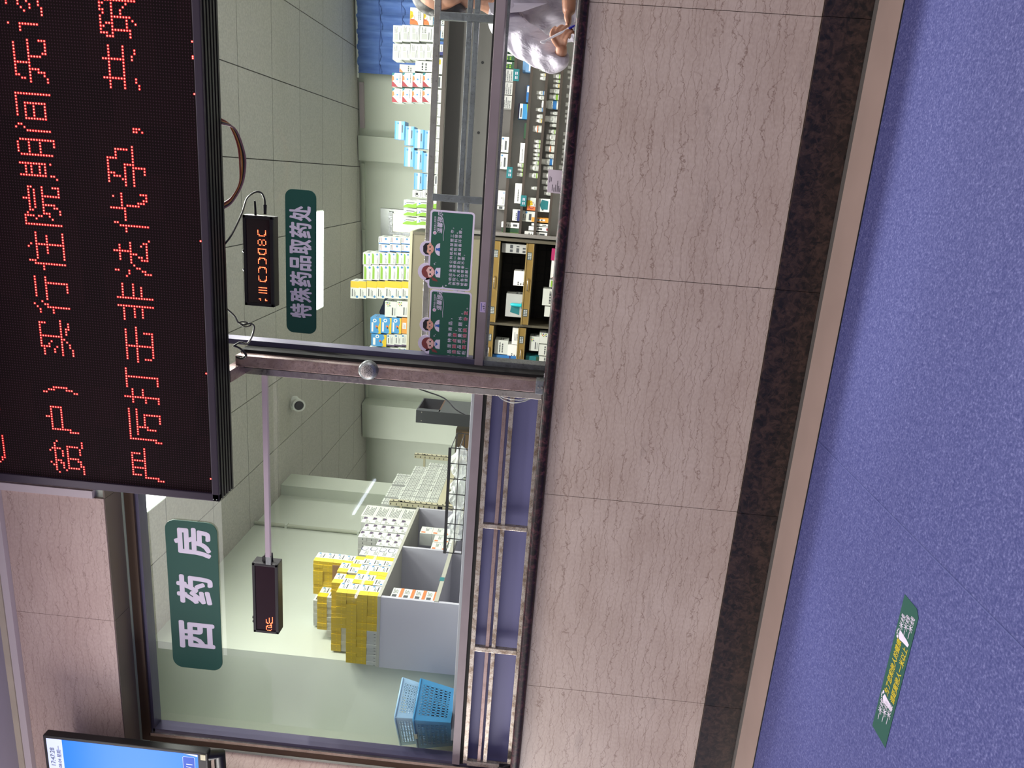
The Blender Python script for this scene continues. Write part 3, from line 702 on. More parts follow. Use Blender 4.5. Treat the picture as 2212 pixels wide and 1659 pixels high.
for j in range(4): b.box(-.622+j*.01, -.616+j*.01, .1384, .1388, 1.512, 1.514+.004*(j % 3), ink)
b.box(-.622, -.584, .1384, .1388, 1.526, 1.529, mat('label_blue', '#4a4a90', .6)); b.build('print', r)
# ------------------------------------------------------------------ cables
RWIRE = mat('red_wire', '#5d1d16', .5); OWIRE = mat('brown_wire', '#8a5a28', .5); PWIRE = mat('mauve_wire', '#5d3f4a', .5); CLR = mat('clear_wire', '#b9bdba', .25, .3)
b = MB()
for k, (m, o) in enumerate(((RWIRE, 0), (OWIRE, .008), (BLACK, .014), (PWIRE, .02))):
    b.tube(curve([(.155-o, -.118, 2.665), (.13-o*.5, -.10, 2.63-o), (.05, -.08, 2.605-o), (-.04+o, -.075, 2.60-o*1.2), (-.11, -.08, 2.603-o*.6), (-.17-o, -.09, 2.635), (-.20-o, -.12, 2.664)]), .0042, m, 8)
tag(b.build('wire_bundle', loc=(0, -.09, 2.6)), 'bundle of coloured wires drooping below the big red screen', 'cable')
b = MB().tube(curve([(-.38, -.115, 2.668), (-.33, -.09, 2.64), (-.24, .0, 2.63), (-.18, .08, 2.64), (-.15, .14, 2.625), (-.152, .165, 2.605), (-.18, .17, 2.592), (-.21, .17, 2.590)]), .0045, BLACK, 8)
b.tube([(-.205, .17, 2.59), (-.250, .168, 2.59)], [.009, .007], BLACK, 10)
tag(b.build('power_cable', loc=(-.25, .05, 2.6)), 'thin black lead curving from the big screen to the right readout', 'cable')
b = MB().tube(curve([(-.66, -.115, 2.668), (-.70, -.08, 2.645), (-.735, -.06, 2.635), (-.742, -.06, 2.61), (-.735, -.06, 2.58), (-.75, -.05, 2.565), (-.80, -.04, 2.58), (-.84, -.03, 2.61), (-.835, -.03, 2.64), (-.85, -.06, 2.664)]), .0042, BLACK, 8)
b.tube(curve([(-.735, -.06, 2.635), (-.75, -.07, 2.60), (-.74, -.06, 2.575), (-.728, -.06, 2.61), (-.737, -.06, 2.637)]), .003, BLACK, 8)
b.tube(curve([(-.85, -.05, 2.666), (-.87, -.03, 2.64), (-.90, -.02, 2.62), (-.92, -.012, 2.645), (-.915, -.012, 2.67)]), .006, BLACK, 8)
tag(b.build('tangled_cable', loc=(-.8, -.05, 2.6)), 'tangle of black cable beside the bracket of the steel post', 'cable')
b = MB().tube(curve([(-1.02, .19, 1.98), (-1.06, .26, 1.90), (-1.08, .28, 1.80), (-1.075, .3, 1.70), (-1.06, .3, 1.6)]), .004, CLR, 8)
b.tube(curve([(-1.0, .20, 1.99), (-1.03, .24, 1.94), (-1.09, .30, 1.83), (-1.15, .38, 1.72), (-1.22, .42, 1.66), (-1.25, .42, 1.6)]), .004, BLACK, 8)
tag(b.build('hanging_wire', loc=(-1.06, .25, 1.6)), 'loose wires hanging inside the left pane next to the steel post', 'cable')
b = MB().tube(curve([(-1.02, .128, 1.43), (-1.05, .12, 1.39), (-1.06, .115, 1.34), (-1.05, .12, 1.29), (-1.03, .125, 1.25)]), .0028, CLR, 8)
b.tube(curve([(-1.02, .128, 1.44), (-1.04, .118, 1.38), (-1.042, .115, 1.30), (-1.02, .128, 1.23)]), .0024, CLR, 8)
tag(b.build('wire_tie', loc=(-1.04, .12, 1.23)), 'twist of clear wire tied round the rails beside the steel post', 'wire')
b = MB().tube(curve([(-3.2, .09, 1.20), (-3.22, .085, 1.26), (-3.26, .085, 1.27), (-3.29, .09, 1.22), (-3.36, .06, 1.205), (-3.45, .05, 1.2)]), .006, BLACK, 8).box(-3.235, -3.205, .075, .105, 1.197, 1.262, BLACK, bev=.004)
tag(b.build('cable_clip', loc=(-3.22, .09, 1.197)), 'black clip and cable lying at the left end of the sill', 'clip')
# ------------------------------------------------------------------ measured stock on the racks: centre x, base z, width, height in millimetres, kind
B2 = [(111,1524,41,54,'g'),(73,1525,26,50,'g'),(36,1522,34,54,'g')]
B3 = [(868,1402,38,60,'y'),(826,1398,24,49,'y'),(799,1396,31,49,'w'),(688,1394,35,68,'b'),(651,1391,32,60,'w'),(558,1394,32,64,'b'),(506,1394,36,53,'w'),(472,1395,32,57,'y'),(408,1393,58,76,'o'),(310,1397,29,58,'g'),(273,1394,37,61,'g'),(237,1394,29,58,'w'),(205,1396,26,58,'g'),(174,1393,29,58,'w'),(138,1394,33,58,'g'),(97,1394,48,74,'w'),(36,1393,45,78,'g'),(-66,1397,30,55,'w')]
B4 = [(822,1281,35,60,'g'),(785,1278,24,56,'g'),(750,1275,31,56,'y'),(708,1275,39,79,'w'),(662,1278,46,79,'G'),(603,1277,71,136,'B'),(539,1275,28,61,'w'),(492,1274,57,103,'w'),(445,1278,29,57,'w'),(395,1277,36,61,'g'),(351,1277,51,76,'w'),(307,1277,36,77,'w'),(258,1276,55,77,'o'),(202,1275,40,69,'w'),(154,1275,55,100,'B'),(102,1274,41,81,'w'),(44,1281,52,81,'y'),(-9,1284,45,85,'w'),(-58,1288,38,66,'w'),(-101,1284,34,58,'w')]
B5 = [(895,1175,28,67,'w'),(860,1172,28,67,'w'),(816,1172,24,60,'w'),(750,1169,31,60,'w'),(680,1163,39,60,'w'),(613,1160,39,60,'y'),(559,1159,32,57,'w'),(524,1159,32,57,'w'),(486,1159,36,53,'w'),(385,1157,36,57,'w'),(330,1156,36,57,'w'),(281,1159,33,57,'w'),(244,1160,33,54,'w'),(205,1160,29,54,'w'),(161,1159,29,54,'w'),(118,1163,41,69,'Y')]
S1 = [(990,1689,38,82,'dg'),(938,1689,52,79,'dg'),(878,1688,55,79,'dg'),(799,1686,94,83,'gt'),(701,1683,95,87,'gt'),(597,1679,99,87,'gt'),(264,1671,124,93,'wn'),(132,1669,126,93,'wn'),(-167,1656,125,83,'op'),(-247,1658,27,103,'bc')]
S2 = [(875,1518,83,71,'bl'),(670,1517,130,26,'bf'),(534,1514,118,87,'bp'),(385,1518,123,23,'gf'),(209,1516,161,46,'wl'),(-117,1518,166,63,'wl'),(-298,1516,96,71,'wl'),(-384,1545,46,131,'wv'),(-432,1545,43,123,'gr')]
S3 = [(-198,1275,106,192,'oc'),(-300,1389,88,157,'wn'),(-321,1284,38,138,'or'),(-362,1285,19,134,'wv'),(-397,1286,35,154,'wr'),(-440,1286,35,186,'wv')]
T0 = [(1260,2258,127,71,'wt'),(1161,2253,51,71,'bu'),(1113,2251,37,71,'wt'),(1064,2248,55,71,'bu'),(954,2247,83,68,'nv'),(860,2243,63,68,'ye'),(799,2244,59,65,'wt'),(711,2239,95,65,'bc'),(603,2238,100,61,'wt'),(495,2233,101,62,'wt'),(407,2233,62,58,'wt'),(321,2233,95,54,'tx'),(223,2232,92,51,'tx'),(125,2232,89,47,'tx'),(32,2227,90,47,'tx'),(-60,2227,79,51,'bc'),(-150,2227,91,48,'wt')]
T1 = [(1190,2326,125,79,'oc'),(1185,2408,125,105,'oc'),(1061,2320,113,113,'pl'),(1059,2433,123,68,'pl'),(1055,2501,123,72,'pl'),(1051,2572,123,76,'pl'),(930,2314,121,61,'pl'),(926,2375,121,57,'pl'),(923,2431,121,72,'pl'),(918,2503,121,68,'pl'),(914,2576,121,68,'pl'),(819,2313,80,145,'wt'),(795,2461,60,126,'gy'),(719,2309,106,84,'cp'),(713,2393,106,84,'cp'),(708,2477,106,84,'cp'),(702,2565,106,81,'cp'),(602,2307,107,84,'cp'),(596,2392,107,85,'cp'),(590,2476,107,81,'cp'),(585,2561,107,81,'cp'),(256,2288,151,78,'bg'),(258,2367,151,82,'bg'),(276,2449,154,78,'bg'),(315,2533,146,78,'bg'),(74,2288,160,79,'bg'),(91,2368,153,75,'bg'),(110,2447,156,79,'bg'),(-78,2286,129,75,'bg'),(-80,2365,136,71,'bg'),(-181,2285,61,75,'lo'),(-184,2361,57,84,'lo'),(-263,2286,65,120,'gn'),(-270,2405,62,112,'gn'),(-333,2287,66,116,'gn'),(-340,2407,62,108,'gn'),(-407,2288,66,112,'gn'),(-414,2408,62,113,'gn')]
G = [(-575,2445,58,68,'bs'),(-580,2512,58,95,'bs'),(-587,2608,58,96,'bs'),(-639,2442,62,68,'bs'),(-644,2510,62,96,'bs'),(-652,2606,63,96,'bs'),(-725,2443,102,44,'gw'),(-729,2487,102,64,'gw'),(-734,2551,102,72,'gw'),(-739,2624,102,72,'gw'),(-745,2696,102,68,'gw'),(-751,2764,103,72,'gw'),(-845,2435,131,44,'gw'),(-849,2479,131,64,'gw'),(-854,2544,131,73,'gw'),(-860,2616,131,73,'gw'),(-866,2689,131,69,'gw'),(-871,2758,132,73,'gw'),(-995,2434,153,57,'yw'),(-1000,2491,153,61,'yw'),(-1005,2552,153,89,'yw'),(-1012,2641,153,69,'yw'),(-1018,2710,153,90,'yw'),(-1025,2799,153,69,'yw'),(-1031,2873,154,69,'yw'),(-1165,2428,139,102,'dt'),(-1174,2534,139,102,'dt'),(-1309,2423,140,61,'or'),(-1314,2485,140,86,'cb'),(-1322,2575,141,90,'cb'),(-1330,2670,141,91,'cb'),(-1442,2423,109,54,'pu'),(-1447,2477,109,66,'pu'),(-1453,2547,109,66,'pu'),(-1459,2617,109,132,'cb'),(-1564,2423,110,83,'gw'),(-1571,2506,110,71,'wt'),(-1578,2576,110,71,'gw'),(-1584,2647,110,67,'wt'),(-1590,2714,110,63,'wt')]
K1 = [(-571,1584,78,67,'cl'),(-820,1477,127,56,'ws'),(-1056,1443,203,141,'tl')]
K2 = [(-593,1169,101,59,'mg'),(-718,1158,150,63,'rd'),(-841,1151,64,72,'gw'),(-962,1144,145,128,'wt'),(-1087,1141,89,105,'wt')]
K3 = [(-1459,1454,109,86,'ws'),(-1327,1472,150,37,'wv'),(-1436,1571,126,86,'wt'),(-1553,1571,97,107,'bc2')]
K4 = [(-1380,1246,129,106,'dt'),(-1325,1189,95,81,'dt'),(-1428,1189,100,78,'wt'),(-1548,1273,114,103,'te'),(-1513,1194,51,66,'wt')]
PALE = mat('carton_white', '#cfd4cc', .5); PALE2 = mat('carton_grey_white', '#aeb1ad', .5); INK = mat('carton_ink', '#474b4e', .6)
CB = {'g': mat('carton_green', '#7ba82f', .5), 'G': mat('carton_dark_green', '#274c33', .5), 'b': mat('carton_blue', '#2d6fae', .5), 'B': mat('carton_pale_blue', '#6f9cc8', .5), 'n': mat('carton_navy', '#262c66', .5),
      'y': mat('carton_yellow', '#d3b51d', .5), 'Y': mat('carton_olive_yellow', '#c2a82c', .5), 'r': mat('carton_red', '#8e2630', .5), 'o': mat('carton_orange', '#d2733d', .5), 'O': mat('carton_amber', '#d3923a', .5), 'p': mat('carton_purple', '#4b3a57', .5),
      'm': mat('carton_magenta', '#a5295f', .5), 't': mat('carton_teal', '#1f6f74', .5), 'c': mat('carton_sky', '#3f8fc4', .5), 'k': mat('carton_black', '#2a2b2d', .5), 'w': PALE, 'W': mat('carton_bright_white', '#e2e4df', .5), 'i': INK,
      'a': mat('carton_logo_blue', '#3d7bab', .5), 'l': mat('carton_band_blue', '#a9bfd2', .5), 's': PALE2, 'd': mat('carton_lavender', '#8f86b8', .5)}
# prints in unit coordinates of the face: r rectangle, d disc, q polygon, t lines of small lettering, e ring
T = lambda u0, v0, u1, v1, n=2, c='i': ('t', u0, v0, u1, v1, c, n)
KIND = {
 'wt': ('w', [T(.12, .3, .85, .7, 2)]), 'tx': ('w', [T(.08, .2, .9, .85, 4)]), 'bc': ('w', [('r', .1, .2, .9, .5, 'i'), T(.1, .6, .9, .8, 1)]), 'bu': ('c', [('r', 0, 0, 1, .3, 'w'), T(.1, .05, .9, .25, 1)]), 'nv': ('n', [('r', .3, .05, .95, .35, 'w'), T(.35, .1, .9, .3, 1)]),
 'ye': ('w', [('r', .2, .2, .8, .8, 'Y')]), 'gy': ('s', [('q', [(0, 1), (.5, 1), (0, .75)], 'o'), T(.15, .2, .85, .5, 2)]),
 'pl': ('w', [('r', .12, .42, .5, .85, 's'), T(.55, .5, .92, .85, 3), ('r', .12, .28, .6, .33, 'i'), T(.12, .1, .85, .2, 1)]),
 'cp': ('w', [('q', [(0, 1), (.42, 1), (.30, .78), (.05, .48), (0, .3)], 'r'), ('q', [(.38, 1), (.8, 1), (.74, .82), (.5, .78)], 'o'), ('q', [(.8, 1), (1, 1), (1, .74), (.86, .82)], 't'), ('d', .55, .5, .09, 'a'), T(.3, .12, .9, .3, 1)]),
 'oc': ('w', [('q', [(0, 1), (0, .35), (.2, .45), (.32, .7), (.34, 1)], 'o'), ('q', [(.3, 1), (.8, 1), (.75, .8), (.45, .75)], 'y'), ('e', .40, .80, .16, 'r'), T(.3, .15, .9, .4, 2)]),
 'bg': ('B', [('r', 0, .36, 1, .62, 'l'), ('r', 0, .44, 1, .54, 'w'), ('r', 0, .9, 1, 1, 'c'), ('r', 0, 0, 1, .1, 'c'), ('d', .88, .68, .07, 'a'), ('r', .38, .2, .80, .30, 'i')]),
 'lo': ('w', [('e', .5, .55, .28, 'k'), ('d', .5, .55, .18, 'k'), T(.1, .05, .9, .2, 1)]),
 'gn': ('w', [('q', [(0, 0), (.7, 0), (.45, .3), (.5, .7), (.2, 1), (0, 1)], 'g'), ('r', .62, .15, .72, .8, 'i'), ('d', .5, .85, .05, 'a')]),
 'bs': ('w', [('r', .0, .02, .13, .98, 'b'), ('r', .2, .74, .95, .78, 'r'), T(.25, .8, .9, .95, 1), ('d', .75, .35, .13, 'a')]),
 'gw': ('w', [('q', [(.05, .62), (.75, .62), (.9, .72), (.92, .9), (.05, .9)], 'g'), ('d', .85, .25, .1, 'a'), T(.1, .1, .6, .3, 2)]),
 'yw': ('w', [('r', .62, 0, 1, 1, 'y'), ('d', .12, .2, .09, 'a'), ('r', .12, .72, .55, .82, 'i'), T(.12, .35, .5, .6, 2)]),
 'wy': ('w', [('r', 0, 0, .4, 1, 'y'), ('d', .9, .75, .09, 'a'), ('r', .45, .2, .9, .3, 'i'), T(.45, .4, .85, .65, 2)]),
 'dt': ('w', [('d', .9, .9, .05, 'g'), ('d', .8, .82, .05, 'o'), ('d', .9, .76, .05, 'n'), ('d', .7, .74, .05, 'g'), ('d', .8, .66, .05, 'Y'), ('d', .9, .6, .05, 'g'), ('d', .72, .58, .05, 'n'), ('r', .12, .3, .62, .4, 'i'), T(.12, .1, .6, .2, 1)]),
 'cb': ('c', [('q', [(0, 0), (1, 0), (1, .2), (.7, .12), (.4, .3), (.1, .2), (0, .3)], 'y'), ('d', .82, .6, .15, 'W'), ('d', .82, .6, .08, 'c'), ('r', .1, .72, .7, .88, 'W'), ('d', .45, .42, .09, 'o'), ('d', .36, .36, .07, 'k')]),
 'or': ('O', [('r', .3, .2, .7, .8, 'W'), T(.33, .3, .67, .7, 2)]), 'pu': ('w', [('r', 0, 0, .14, 1, 'p'), ('d', .85, .8, .1, 'a'), ('r', .25, .7, .7, .8, 'i'), T(.25, .2, .9, .5, 3)]),
 'dg': ('G', [T(.1, .2, .6, .7, 2, 'g'), ('r', .65, .2, .9, .6, 's')]), 'gt': ('s', [T(.06, .1, .94, .92, 6)]), 'wn': ('w', [('r', 0, .86, 1, 1, 'n'), ('r', .15, .2, .75, .34, 'i'), ('d', .88, .5, .08, 'a'), T(.15, .5, .7, .7, 2)]),
 'op': ('w', [('r', .0, .0, 1, .08, 'n'), ('r', .45, .35, .55, .41, 'k'), T(.1, .15, .6, .3, 2), ('d', .85, .2, .06, 'a')]), 'bl': ('B', [('r', .1, .1, .9, .25, 'W')]), 'bf': ('b', [('r', .6, .2, .95, .8, 'W')]),
 'bp': ('c', [('r', 0, .55, 1, .85, 'W'), ('r', .1, .62, .7, .76, 'i'), ('r', 0, .88, 1, 1, 'p'), ('q', [(0, 0), (1, 0), (1, .15)], 'g')]), 'gf': ('G', []), 'wl': ('W', [T(.1, .35, .7, .65, 1)]), 'wv': ('W', [('r', .3, .12, .7, .35, 'i'), T(.25, .45, .75, .85, 4)]),
 'gr': ('G', [('r', 0, 0, .2, 1, 'g')]), 'wr': ('W', [('r', .2, .0, .8, .08, 'r'), ('r', .3, .3, .7, .55, 'i')]), 'tl': ('s', [('q', [(.1, .4), (.5, .4), (.6, .75), (.2, .8)], 't'), ('r', .1, .1, .5, .2, 't')]), 'ws': ('W', [T(.05, .2, .3, .8, 4)]), 'cl': ('s', [T(.1, .2, .9, .8, 3)]),
 'mg': ('m', [('r', .1, .1, .9, .6, 'W'), T(.15, .2, .85, .5, 2, 'm')]), 'rd': ('W', [('q', [(0, 0), (.6, 0), (0, .9)], 'r'), T(.5, .3, .9, .7, 2)]), 'te': ('t', [('r', 0, 0, 1, .2, 'G')]), 'bc2': ('b', [('r', 0, .4, 1, .45, 'n')]),
 'circ': ('w', [('e', .72, .72, .24, 'n'), T(.08, .1, .5, .5, 3)]), 'lg': ('w', [('q', [(.55, .95), (.95, .95), (.9, .62), (.7, .5), (.58, .7)], 'p'), ('r', .1, .1, .2, .2, 'p'), T(.1, .3, .6, .6, 3)]), 'bar': ('w', [T(.08, .1, .92, .9, 7)]), 'o4': ('w', [('r', 0, .02, 1, .30, 'o'), ('r', .12, .5, .4, .9, 'i'), T(.5, .45, .92, .9, 4)]), 'o5': ('w', [('r', .1, .55, .28, .9, 'o'), ('d', .8, .2, .05, 'a'), T(.4, .3, .9, .6, 3)]),
 'yf': ('Y', [('t', .25, .3, .75, .6, 'y', 1)]), 'wf': ('s', [('r', .12, .12, .24, .3, 'i')]), 'dash': ('s', [('r', .3, .42, .7, .5, 'i')]), 'n': ('s', []), 'brown': ('K', [])}
CB['K'] = mat('carton_kraft', '#8d6f4d', .7)
NAMES = {'wt': 'white', 'tx': 'white small-print', 'bc': 'white barcode', 'bu': 'bright blue', 'nv': 'navy', 'ye': 'yellowish', 'gy': 'grey', 'pl': 'plain white', 'cp': 'white and crimson', 'oc': 'white and orange', 'bg': 'shaded blue', 'lo': 'white dark-logo', 'gn': 'lime green', 'bs': 'white blue-striped', 'gw': 'white and green', 'yw': 'white and yellow', 'wy': 'white and yellow', 'dt': 'white dotted', 'cb': 'blue cartoon', 'or': 'orange', 'pu': 'white and purple',
 'dg': 'dark green', 'gt': 'grey printed', 'wn': 'white navy-edged', 'op': 'opened white', 'bl': 'pale blue', 'bf': 'flat blue', 'bp': 'blue and white', 'gf': 'flat green', 'wl': 'plain long white', 'wv': 'narrow white', 'gr': 'deep green', 'wr': 'white red-edged', 'tl': 'grey and teal', 'ws': 'small white', 'cl': 'grey wrapped', 'mg': 'magenta', 'rd': 'red and white', 'te': 'teal', 'bc2': 'blue'}
def face(b, o, ex, ey, w, h, items, nrm):
    """print items on a face whose lower-left corner is o"""
    o, ex, ey, nrm = Vector(o), Vector(ex), Vector(ey), Vector(nrm)
    for k, it in enumerate(items):
        p = o+nrm*(.0004+.0001*k); c = CB[it[-1]] if it[0] != 't' else CB[it[5]]
        if it[0] == 'r': u0, v0, u1, v1 = it[1:5]; b.flat([(u0*w, v0*h), (u1*w, v0*h), (u1*w, v1*h), (u0*w, v1*h)], p, ex, ey, c)
        elif it[0] == 'd': b.flat(circ(it[1]*w, it[2]*h, it[3]*max(w, h)*.8, 10), p, ex, ey, c)
        elif it[0] == 'q': b.flat([(u*w, v*h) for u, v in it[1]], p, ex, ey, c)
        elif it[0] == 'e':
            R = it[3]*max(w, h); n = 18
            for i in range(n):
                a0, a1 = 2*math.pi*i/n, 2*math.pi*(i+1)/n; t = .10+.10*(.5-.5*math.cos(a0+.8))
                b.flat([(it[1]*w+R*math.cos(a0), it[2]*h+R*math.sin(a0)*.8), (it[1]*w+R*math.cos(a1), it[2]*h+R*math.sin(a1)*.8), (it[1]*w+R*(1-t)*math.cos(a1), it[2]*h+R*(1-t)*.8*math.sin(a1)), (it[1]*w+R*(1-t)*math.cos(a0), it[2]*h+R*(1-t)*.8*math.sin(a0))], p, ex, ey, c)
        elif it[0] == 't':
            u0, v0, u1, v1, _, n = it[1:7]; rs = random.Random(int(u0*100)+n)
            for i in range(n):
                v = v1-(i+.5)*(v1-v0)/n; lh = (v1-v0)/n*.45*h; u = u0*w; end = (u0+(u1-u0)*(1 if i == 0 else rs.uniform(.6, 1)))*w
                while u < end:
                    l = min(rs.uniform(.6, 1.6)*lh+.001, end-u); b.flat([(u, v*h-lh/2), (u+l, v*h-lh/2), (u+l, v*h+lh/2), (u, v*h+lh/2)], p, ex, ey, c); u += l+lh*.35+.0006
def carton_mesh(w, d, h, front, side=None, back_side=None):
    """carton standing on z = 0, front towards -y; side print faces +x"""
    b = MB(); base = CB[KIND[front][0]]
    b.box(-w/2, w/2, -d/2, d/2, 0, h, base)
    if side: 
        sb = CB[KIND[side][0]]
        if sb != base: b.box(w/2-.0004, w/2+.0002, -d/2+.0003, d/2-.0003, .0003, h-.0003, sb)
    face(b, (-w/2, -d/2, 0), (1, 0, 0), (0, 0, 1), w, h, KIND[front][1], (0, -1, 0))
    face(b, (w/2+.0003, -d/2, 0), (0, 1, 0), (0, 0, 1), d, h, KIND[side or 'n'][1] if side else [T(.15, .3, .8, .65, 2)], (1, 0, 0))
    return b
def put(b, name, loc, label, cat, group, rotz=0):
    o = b.build(name); o.location = loc; o.rotation_euler.z = rotz; return tag(o, label, cat, group)
def snap(L, base, tol=45):
    """let every carton of a list stand on the shelf or on the cartons under it"""
    out = []
    for x, z, w, h, k in sorted(L, key=lambda q: q[1]):
        sup = [o[1]+o[3] for o in out if min(x+w/2, o[0]+o[2]/2)-max(x-w/2, o[0]-o[2]/2) > .25*min(w, o[2]) and o[1]+o[3] <= z+tol]
        s = max(sup+[base]); top = z+h; z = s
        out.append([x, z, w, max(14, top-z), k])
    return out
def columns(L):
    cols = []
    for it in sorted(L, key=lambda q: -q[0]):
        for c in cols:
            if abs(c[0][0]-it[0]) < .32*max(it[2], c[0][2]): c.append(it); break
        else: cols.append([it])
    cols.sort(key=lambda c: c[0][0])
    for c in cols: c.sort(key=lambda q: q[1])
    return cols
UP = ['lowest', 'second up', 'third up', 'fourth up', 'fifth up', 'sixth up', 'topmost']
def stock(L, base, y, d, where, group, name='medicine_carton', tol=45, gap=.985, nolab=False):
    cols = columns(snap(L, base, tol))
    kinds = {}
    for ci, c in enumerate(cols):
        for ri, (x, z, w, h, k) in enumerate(c):
            b = carton_mesh(w/1000*gap, d, h/1000-.0008, k); col = ORD[ci]
            pos = UP[ri]+' in '+col+' stack from left' if len(c) > 1 else col+' stack from left'
            put(b, name, (x/1000, y+d/2+random.uniform(-.004, .004), z/1000), f'{NAMES[k]} carton, {pos}, {where}', 'medicine box', group, random.uniform(-.02, .02))
# ------------------------------------------------------------------ white dispensing rack (right half)
def white_rack():
    r = thing('shelf_rack', (.9, 3.15, FZ), 'tall grey-white steel shelf rack filled with bottles and cartons', 'shelf')
    x0, x1 = -.478, 2.3
    MB().box(x0, x1, 3.165, 3.18, FZ, 1.66, LIGHTBACK).box(x0, x1, 3.165, 3.18, 1.66, 2.22, mat('dark_steel_back', '#5d5b58', .45, .3, var=.08, vscale=3)).build('back_panel', r)
    b = MB().box(x0, x0+.03, 2.995, 3.30, FZ, 2.22, GREYST); b.build('end_panel', r)
    MB().box(x1-.03, x1, 2.995, 3.30, FZ, 2.22, GREYST).build('end_panel', r)
    for z, t, lip in ((2.232, .03, DKST), (1.654, .022, DKST), (1.520, .02, DKST), (1.394, .02, DKST), (1.276, .02, DKST), (1.158, .02, DKST), (.9, .02, DKST)):
        MB().box(x0+.03, x1-.03, 3.004, 3.165, z-.012, z, LIGHTBACK).box(x0+.03, x1-.03, 2.996, 3.005, z-t, z+.002, lip).build('shelf_board', r)
    for x in (-.2, .35, .9, 1.45): MB().lathe([(.012, 0), (.012, -.002)], (x, 3.165, 1.93), GAP, 12, 'y').build('panel_hole', r)
    for x, z in ((.80, 1.654), (.045, 1.654), (-.175, 1.52)):
        t = MB().box(x-.045, x+.045, 2.988, 2.996, z-.045, z+.004, CB['t']); [t.box(x-.03+.032*q, x-.008+.032*q, 2.9874, 2.988, z-.032+.012*w, z-.026+.012*w, SIGNW) for q in range(2) for w in range(2)]; t.build('shelf_tag', r)
white_rack()
stock(T0+T1, 2235, 3.01, .15, 'steel rack top', 'cartons on top of the steel rack')
stock(S1, 1654, 3.04, .12, 'upper rack shelf', 'cartons on the upper rack shelf')
stock(S2, 1520, 3.04, .10, 'second rack shelf', 'cartons on the second rack shelf')
stock([q for q in S3 if q[4] != 'oc' and q[1] > 1350], 1394, 3.03, .12, 'third rack shelf', 'cartons on the third rack shelf')
stock([q for q in S3 if q[1] < 1350], 1276, 3.02, .12, 'fourth rack shelf', 'cartons on the fourth rack shelf')
BW = mat('bottle_white_plastic', '#dfe1dc', .35)
BCOL = {'w': 's', 'g': 'g', 'y': 'Y', 'b': 'b', 'o': 'o', 'G': 'g', 'B': 'b', 'Y': 'y'}
BNAME = {'w': 'plain white', 'g': 'green-marked white', 'y': 'yellow-marked white', 'b': 'blue-marked white', 'o': 'orange-banded white', 'G': 'lime-banded white', 'B': 'big blue-banded white', 'Y': 'yellow-labelled white'}
def bottles(L, zs, where, group):
    L = sorted(L, key=lambda q: q[0])
    for i, (x, z, w, h, k) in enumerate(L):
        x, w, h = x/1000, w/1000*.96, h/1000; R = w/2; y = 3.07
        r = thing('pill_bottle', (x, y, zs), f'{BNAME[k]} pill bottle, {ORD[i]} from the left on {where}', 'bottle', group)
        hb = h*.66
        MB().lathe([(R*.92, 0), (R, .004), (R, hb-.006), (R*.8, hb), (R*.72, hb+.003)], (x, y, zs), BW, 16).build('body', r)
        MB().lathe([(R*.84, hb+.002), (R*.84, h-.003), (R*.78, h)], (x, y, zs), BW, 16).build('cap', r)
        lb = MB(); lb.lathe([(R*1.012, hb*.12), (R*1.012, hb*.82)], (x, y, zs), PALE, 16); c = CB[BCOL[k]]
        lb.lathe([(R*1.02, hb*.16), (R*1.02, hb*(.34 if k in 'wygb' else .5))] if k != 'o' else [(R*1.02, hb*.62), (R*1.02, hb*.8)], (x, y, zs), c, 16)
        face(lb, (x-R*.6, y-R*1.03, zs+hb*.4), (1, 0, 0), (0, 0, 1), R*1.2, hb*.34, [T(.05, .1, .95, .9, 2)], (0, -1, 0)); lb.build('label', r)
bottles(B2, 1.520, 'the second rack shelf', 'pill bottles on the second rack shelf')
bottles(B3, 1.394, 'the third rack shelf', 'pill bottles on the third rack shelf')
bottles(B4, 1.276, 'the fourth rack shelf', 'pill bottles on the fourth rack shelf')
bottles(B5, 1.158, 'the lowest visible rack shelf', 'pill bottles on the lowest visible rack shelf')
# opened carton with its flap up on the third shelf
r = thing('opened_carton', (-.195, 3.06, 1.276), 'white carton with blue leaf print and torn open flap, right end stack side', 'medicine box')
b = carton_mesh(.106, .09, .115, 'wl'); b.flat([(.02, .015), (.09, .015), (.1, .07), (.055, .085), (.02, .07)], (-.053, -.0456, 0), EX, EZ, CB['t'])
for v in range(len(b.v)): b.v[v] = (b.v[v][0]-.20, b.v[v][1]+3.06, b.v[v][2]+1.276)
b.build('body', r); MB().box(-.250, -.150, 3.095, 3.099, 1.391, 1.470, PALE2).build('flap', r)
r['label'] = 'white carton with a blue leaf print and its lid flap standing open'
# stacks hanging coat-blue curtain behind the rack
k = NT('blue_cloth', .8); n = k.noise(k.mapping((1, 1, .25)), 14, 4); k.color(k.ramp(n, [(.3, '#4766a8'), (.7, '#6485c4')])); k.bump(n, .5, .01)
b = MB(); N = 48
vs = []
for i in range(N+1):
    x = 1.03+1.1*i/N
    for z, am in ((3.612, .012), (3.3, .03), (2.7, .04), (2.0, .045)):
        vs.append(Vector((x, backy(x)-.14+am*math.sin(i*.95+.3*math.sin(i))+.012*math.sin(i*2.7+z*5), z-.006*math.sin(i*.9))))
fs = [(i*4+j, (i+1)*4+j, (i+1)*4+j+1, i*4+j+1) for i in range(N) for j in range(3)]
b.add(vs, fs, k.m, True)
for hz in (3.35, 3.1, 2.86): b.tube([(1.03+.1*i, backy(1.03+.1*i)-.175, hz+.01*math.sin(i)) for i in range(12)], .004, mat('cloth_fold', '#3f5a9a', .8), 6)
cu = thing('curtain', (1.55, backy(1.55)-.14, 2.0), 'blue cloth curtain hanging at the back of the pharmacy, upper right', 'curtain'); b.build('cloth', cu)
b = MB().tube([(.98, backy(.98)-.13, 3.618), (2.2, backy(2.2)-.13, 3.618)], .012, WHITE, 10); b.build('rail', cu)
